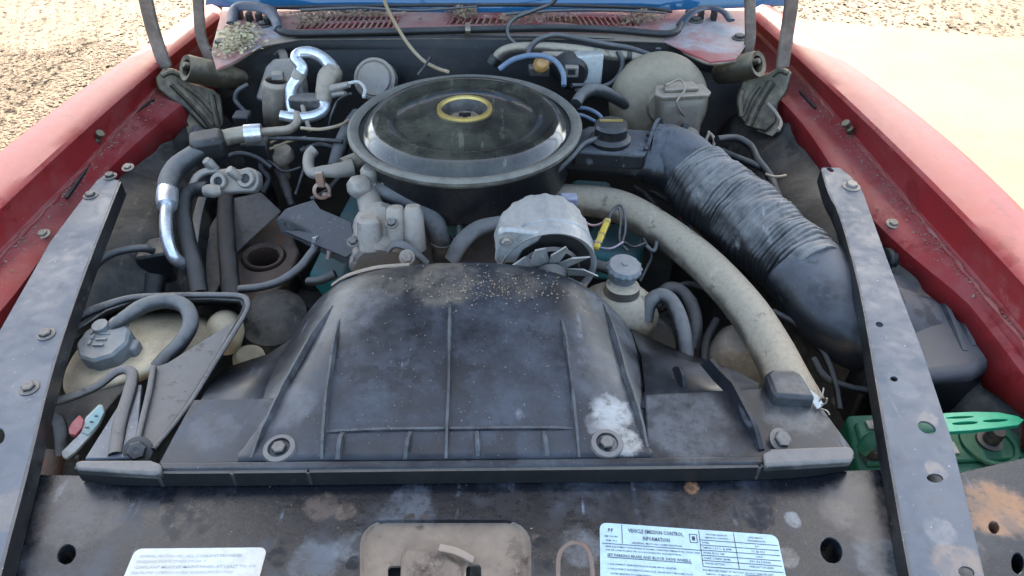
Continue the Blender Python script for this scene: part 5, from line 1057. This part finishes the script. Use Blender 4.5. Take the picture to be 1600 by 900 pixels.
bm = bmesh.new(); add_lathe(bm, [(0, .03), (.03, .028), (.055, .01), (.06, -.03), (0, -.03)], P(430, 500, .80), (0, -.3, 1), 32); obj('pump_cover', bm, M['liner'], label='round black cover low between the tank tray and shroud', cat='cover')
# headlight vacuum fittings and the two-colour clip below the tank
vf = thing('vacuum_fitting', 'dark grey hooked vacuum fitting below the coolant tank', 'fitting', P(85, 680, .88))
pxtube('hook', [(98, 712, .92), (96, 680, .935), (92, 660, .94), (80, 652, .942), (68, 654, .94), (64, 664, .935)], [10, 10, 10, 10, 9, 8], M['grey_hose'], vf, seg=18)
pxtube('body', [(88, 706, .915), (82, 722, .91), (78, 740, .90)], [16, 17, 18], M['rust'], vf, seg=20); pxtube('stub', [(60, 672, .925), (54, 692, .92), (50, 706, .915)], [12, 13, 13], M['grey_hose'], vf); pxtube('lower_hose', [(36, 700, .91), (46, 725, .905), (48, 750, .90)], 9, M['grey_hose'], vf)
cl = thing('bulb_socket', 'white and pale teal plastic clip with pink lever below coolant tank', 'clip', P(130, 690, .93))
cp0 = P(130, 675, .962); cpn = Vector((.35, -.35, .87)).normalized()
bm = bmesh.new(); add_plate(bm, [PP(a, b, cp0, cpn) for a, b in ((96, 706), (98, 714), (104, 716), (118, 706), (140, 682), (154, 664), (164, 644), (160, 632), (154, 632), (134, 652), (126, 676))], .008); obj('body', bm, M['white_pl'], cl, bevel=.0008)
bm = bmesh.new(); add_plate(bm, [PP(a, b, cp0+cpn*.002, cpn) for a, b in ((128, 676), (138, 680), (154, 662), (163, 644), (159, 634), (154, 634), (136, 654))], .004); obj('teal_cover', bm, M['teal_pl'], cl, bevel=.0006)
bm = bmesh.new(); add_plate(bm, [PP(a, b, cp0+cpn*.004, cpn) for a, b in ((107, 670), (108, 678), (118, 680), (128, 668), (131, 656), (124, 648), (112, 660))], .010); obj('lever', bm, M['pink_pl'], cl, bevel=.0008)
for k in range(3):
    bm = bmesh.new(); add_box(bm, PP(150-7*k, 650+9*k, cp0+cpn*.0025, cpn), (.004, .0012, .0012)); obj('slot', bm, M['rubber'], cl)
pxtube('lead', [(120, 714, .94), (128, 722, .93), (140, 726, .92)], 4, M['wire_blk'], cl)

# ------------------------------------------------------------------ battery
bat = thing('battery', 'green car battery with bright green carry handle under the right brace', 'battery', P(1450, 690, .74))
BZ = .905
bm = bmesh.new(); add_plate(bm, [P(a, b, BZ) for a, b in ((1322, 648), (1590, 640), (1640, 690), (1660, 740), (1345, 748))], .17, nrm=(0, 0, 1)); obj('case', bm, M['green'], bat, bevel=.006, seg=3)
bm = bmesh.new(); add_plate(bm, [P(a, b, BZ+.006) for a, b in ((1335, 660), (1560, 654), (1600, 690), (1612, 716), (1356, 726))], .008, nrm=(0, 0, 1)); obj('top_cover', bm, M['green'], bat, bevel=.003)
hl = [[(1470, 646), (1480, 645), (1520, 643), (1560, 644), (1590, 650), (1600, 656), (1592, 664), (1560, 668), (1520, 672), (1478, 675)], [ell(1508, 661, 20, 2.4, -3), ell(1556, 657, 20, 2.2, -3), ell(1500, 652, 22, 1.6, -3)]]
bm = bmesh.new(); add_plate(bm, [P(a, b, .955) for a, b in hl[0]], .006, [[P(a, b, .955) for a, b in h] for h in hl[1]], nrm=(0, 0, 1)); obj('handle', bm, M['bgreen'], bat, bevel=.002)
pxtube('handle_strap', [(1462, 660, .955), (1430, 668, .952), (1390, 676, .945), (1360, 690, .93), (1345, 706, .915)], [13, 12, 12, 12, 10], M['green'], bat, flat=(1.2, .35))
def flatlab(nm, pts, z, mat): 
    bm = bmesh.new(); add_plate(bm, [P(a, b, z) for a, b in pts], .001, nrm=(0, 0, 1)); return obj(nm, bm, mat, bat)
flatlab('brand_label', [(1352, 657), (1392, 655), (1396, 668), (1358, 670)], BZ+.008, M['dull_alu'])
bm = bmesh.new(); A, B = P(1357, 667, BZ+.0092), P(1400, 665, BZ+.0092); text_faces(bm, 'INTERS', .0135, A, (B-A).normalized(), Vector((0, 0, 1)).cross((B-A).normalized()), .62, .02); obj('brand_lettering', bm, M['white_pl'], bat)
flatlab('warning_label', [(1372, 694), (1450, 691), (1490, 690), (1500, 708), (1385, 712)], BZ+.008, M['white_pl'])
bm = bmesh.new(); add_lathe(bm, [(0, .024), (.008, .024), (.009, .021), (.0095, .004), (.015, .003), (.016, -.004)], P(1545, 690, BZ+.006), (.05, -.1, 1), 24); obj('terminal', bm, M['dark_steel'], bat)
bm = bmesh.new(); add_lathe(bm, [(.034, .0), (.033, .003), (.028, .003), (.027, 0)], P(1545, 694, BZ+.007), (0, 0, 1), 28); obj('terminal_ring', bm, M['green'], bat)
bm = bmesh.new(); add_lathe(bm, [(0, .014), (.009, .013), (.010, 0), (.014, -.002)], P(1363, 710, BZ+.006), (0, 0, 1), 20); obj('terminal', bm, M['rubber'], bat)
bm = bmesh.new(); add_box(bm, P(1350, 600, .86), (.03, .05, .14)); obj('tray_post', bm, M['liner'], label='black post behind the green battery', cat='post', bevel=.006)

# ------------------------------------------------------------------ lower plumbing, looms and castings
bm = bmesh.new(); add_lathe(bm, [(0, .03), (.03, .03), (.04, .02), (.042, -.06), (0, -.06)], P(1092, 346, .86), (.5, .3, .8), 24, wob=lambda a, h: 1+.1*math.sin(3*a)); obj('exhaust_manifold', bm, M['rust'], label='rusty brown exhaust casting showing under the bellows duct', cat='manifold')
for nm, tr, r, mt, lb, ct in (
    ('spark_lead', [(1016, 300, .90), (1040, 312, .90), (1064, 330, .89), (1080, 360, .87)], 4, 'wire_blk', 'black spark lead crossing above the tan radiator hose', 'cable'),
    ('spark_lead', [(990, 292, .91), (1010, 306, .905), (1030, 330, .89)], 4, 'wire_blk', 'upper black spark lead beneath the snorkel', 'cable'),
    ('spark_lead', [(470, 236, .96), (500, 226, .965), (530, 236, .955), (540, 256, .94)], 4, 'wire_blk', 'black spark lead above the bent metal pipe', 'cable'),
    ('spark_lead', [(486, 312, .92), (510, 300, .925), (530, 280, .93), (546, 268, .935)], 4.5, 'wire_blk', 'black spark lead over the teal valve cover', 'cable'),
    ('fuel_line', [(652, 306, .93), (690, 318, .925), (720, 334, .92), (735, 352, .91)], 4, 'tan', 'thin tan fuel line under the front of air cleaner', 'pipe'),
    ('choke_rod', [(640, 330, .93), (670, 322, .935), (706, 322, .94)], 3, 'dark_steel', 'thin dark choke rod behind the pump housing', 'rod'),
    ('wire_loom', [(400, 226, .955), (412, 240, .945), (408, 262, .93), (420, 280, .91), (412, 300, .89)], 5, 'rubber', 'black loom dropping right of the line block', 'loom'),
    ('wire', [(398, 222, .965), (420, 232, .96), (448, 222, .965), (478, 214, .975)], 2, 'wire_tan', 'fine tan wire looping above the vacuum valve', 'wire'),
    ('wire', [(404, 240, .95), (426, 256, .935), (444, 268, .93), (470, 262, .935)], 2.2, 'wire_blk', 'fine black wire beside the vacuum valve', 'wire'),
    ('wire', [(474, 230, .96), (478, 250, .95), (470, 280, .93), (462, 304, .91)], 2.5, 'wire_blk', 'thin black wire hanging left of bent pipe', 'wire'),
    ('vacuum_line', [(340, 250, .97), (372, 240, .965), (400, 246, .955), (424, 262, .94)], 4, 'wire_blk', 'black vacuum line behind the line block', 'line'),
    ('vacuum_line', [(1090, 300, .90), (1110, 330, .885), (1130, 372, .87), (1140, 412, .86)], 5, 'rubber', 'black vacuum line below the bellows duct', 'line'),
    ('wire_loom', [(1120, 500, .88), (1104, 530, .87), (1100, 560, .86), (1110, 585, .85)], 7, 'rubber', 'black loom down beside the tan casing', 'loom'),
    ('wire_loom', [(1270, 560, .90), (1290, 590, .89), (1330, 606, .885), (1375, 612, .88)], 6, 'rubber', 'black loom behind the battery under the elbow', 'loom'),
    ('wire', [(1005, 372, .93), (1018, 398, .915), (1010, 420, .90), (1000, 440, .89)], 2.5, 'wire_blk', 'thin black wire right of the knurled cap', 'wire'),
    ('wire', [(880, 320, .975), (900, 330, .97), (916, 348, .965), (930, 352, .96), (946, 346, .97)], 1.8, 'wire_pink', 'thin pink wire from alternator plug to yellow connector', 'wire'),
    ('tan_pipe', [(470, 150, 1.02), (476, 180, 1.0), (484, 204, .985)], 4, 'tan', 'thin tan pipe between the bright pipes', 'pipe')):
    pxtube(nm, tr, r, M[mt], label=lb, cat=ct)
bm = bmesh.new(); add_box(bm, P(480, 168, 1.0), (.06, .03, .05)); obj('relay_box', bm, M['dark_steel'], label='dull metal box behind the bright looping pipe', cat='box', bevel=.005)
bm = bmesh.new(); add_box(bm, P(380, 188, .985), (.03, .03, .03)); obj('relay', bm, M['rubber'], label='small black relay beside the left hinge', cat='relay', bevel=.004)
bm = bmesh.new(); add_box(bm, P(404, 236, .95), (.05, .035, .05)); obj('switch_box', bm, M['liner'], label='black switch box above the pale line block', cat='switch', bevel=.004)

# ------------------------------------------------------------------ litter on the cowl
bm = bmesh.new()
def litter(px, py, sx, sy, n):
    for _ in range(n):
        a, b = random.gauss(0, .45), random.gauss(0, .45); q = P(px+a*sx, py+b*sy, cz+.002+.012*max(0, 1-(a*a+b*b)))+Vector((0, 0, random.uniform(0, .004))); s = random.uniform(.003, .008)
        d = Vector((random.uniform(-1, 1), random.uniform(-1, 1), random.uniform(-.3, .3))).normalized(); e = d.cross(Vector((random.uniform(-.4, .4), random.uniform(-.4, .4), 1))).normalized()
        v = [bm.verts.new(p) for p in (q-d*s, q-e*s*.5, q+d*s, q+e*s*.5+Vector((0, 0, .002)))]; bm.faces.new(v)
litter(378, 58, 32, 22, 420); litter(352, 76, 18, 14, 120)
obj('dry_leaf_litter', bm, grime('straw_litter', (.50, .41, .22), (.55, .47, .3), .5, 60, .9, up=0, bump=.1), label='pale yellow litter heaped on the left cowl corner', cat='leaf litter', kind='stuff')
bm = bmesh.new(); litter(560, 22, 90, 6, 200); litter(722, 18, 30, 14, 220); litter(480, 30, 30, 14, 120); litter(830, 26, 60, 10, 120); litter(1000, 26, 40, 14, 160)
obj('brown_litter', bm, grime('brown_litter', (.28, .18, .1), (.36, .27, .18), .5, 60, .9, up=0, bump=.1), label='brown leaf crumbs lying along the cowl grille', cat='leaf litter', kind='stuff')
for tr, lb in (([(470, 16, 1.085), (560, 12, 1.09), (650, 16, 1.09), (745, 10, 1.09)], 'long grey wiper arm lying along the cowl on the left'), ([(790, 22, 1.085), (880, 16, 1.09), (960, 16, 1.09), (1040, 20, 1.09)], 'long grey wiper arm lying along the cowl on the right')):
    pxtube('wiper', tr, [4, 3, 3, 2.4], M['grey_hose'], flat=(1, .6), label=lb, cat='wiper', group='windshield wipers')

# crumbs of dirt on the ledges, the shroud and the support panel
bm = bmesh.new()
def crumb(q, s):
    m = Matrix.Rotation(random.random()*6.3, 3, 'Z'); v = [bm.verts.new(q+m @ Vector(c)*s*random.uniform(.6, 1.2)) for c in ((1, 0, 0), (-.5, .8, 0), (-.6, -.7, 0), (0, 0, .7))]
    for f in ((0, 1, 3), (1, 2, 3), (2, 0, 3), (0, 2, 1)): bm.faces.new([v[i] for i in f])
for fw, fk in ((fWL, fKL), (fWR, fKR)):
    for _ in range(520):
        y = random.uniform(.55, 1.4); t = abs(random.gauss(0, .3))
        if t > 1: continue
        a, b = fw(y), fk(y); q = a.lerp(b, t); crumb(Vector((q.x, y, a.z+(b.z-a.z)*t+.0015+.0012*math.sin(math.pi*t))), random.choice([.0012, .0016, .002, .003]))
obj('ledge_dirt', bm, M['dirt'], label='brown dirt crumbs along both red fender ledges', cat='dirt', kind='stuff')
bm = bmesh.new()
for _ in range(420):
    px, py = random.gauss(770, 70), random.gauss(452, 14)
    q, n_ = hit(dome_bvh, px, py)
    if q: crumb(q+Vector((0, 0, .0032)), random.choice([.0008, .001, .0014, .002]))
for _ in range(260):
    px, py = random.uniform(420, 1000), random.uniform(480, 715)
    q, n_ = hit(dome_bvh, px, py)
    if q: crumb(q+Vector((0, 0, .0032)), random.choice([.0006, .0008, .001]))
obj('shroud_dirt', bm, M['dirt'], label='pale dirt crumbs on the top of the fan shroud', cat='dirt', kind='stuff')
for fw, par, sg in ((fWL, fenL, -1), (fWR, fenR, 1)):      # seam sealer bead along the foot of the fender wall
    pts = [fw(.5+.9*i/60)+Vector((-sg*.004+.0012*math.sin(i*1.9), 0, .001)) for i in range(61)]
    tube_obj('seam_bead', pts, [.0022+.0009*math.sin(i*2.3)+.0006*math.sin(i*5.1) for i in range(61)], M['red_in'], par, seg=6, n=2)
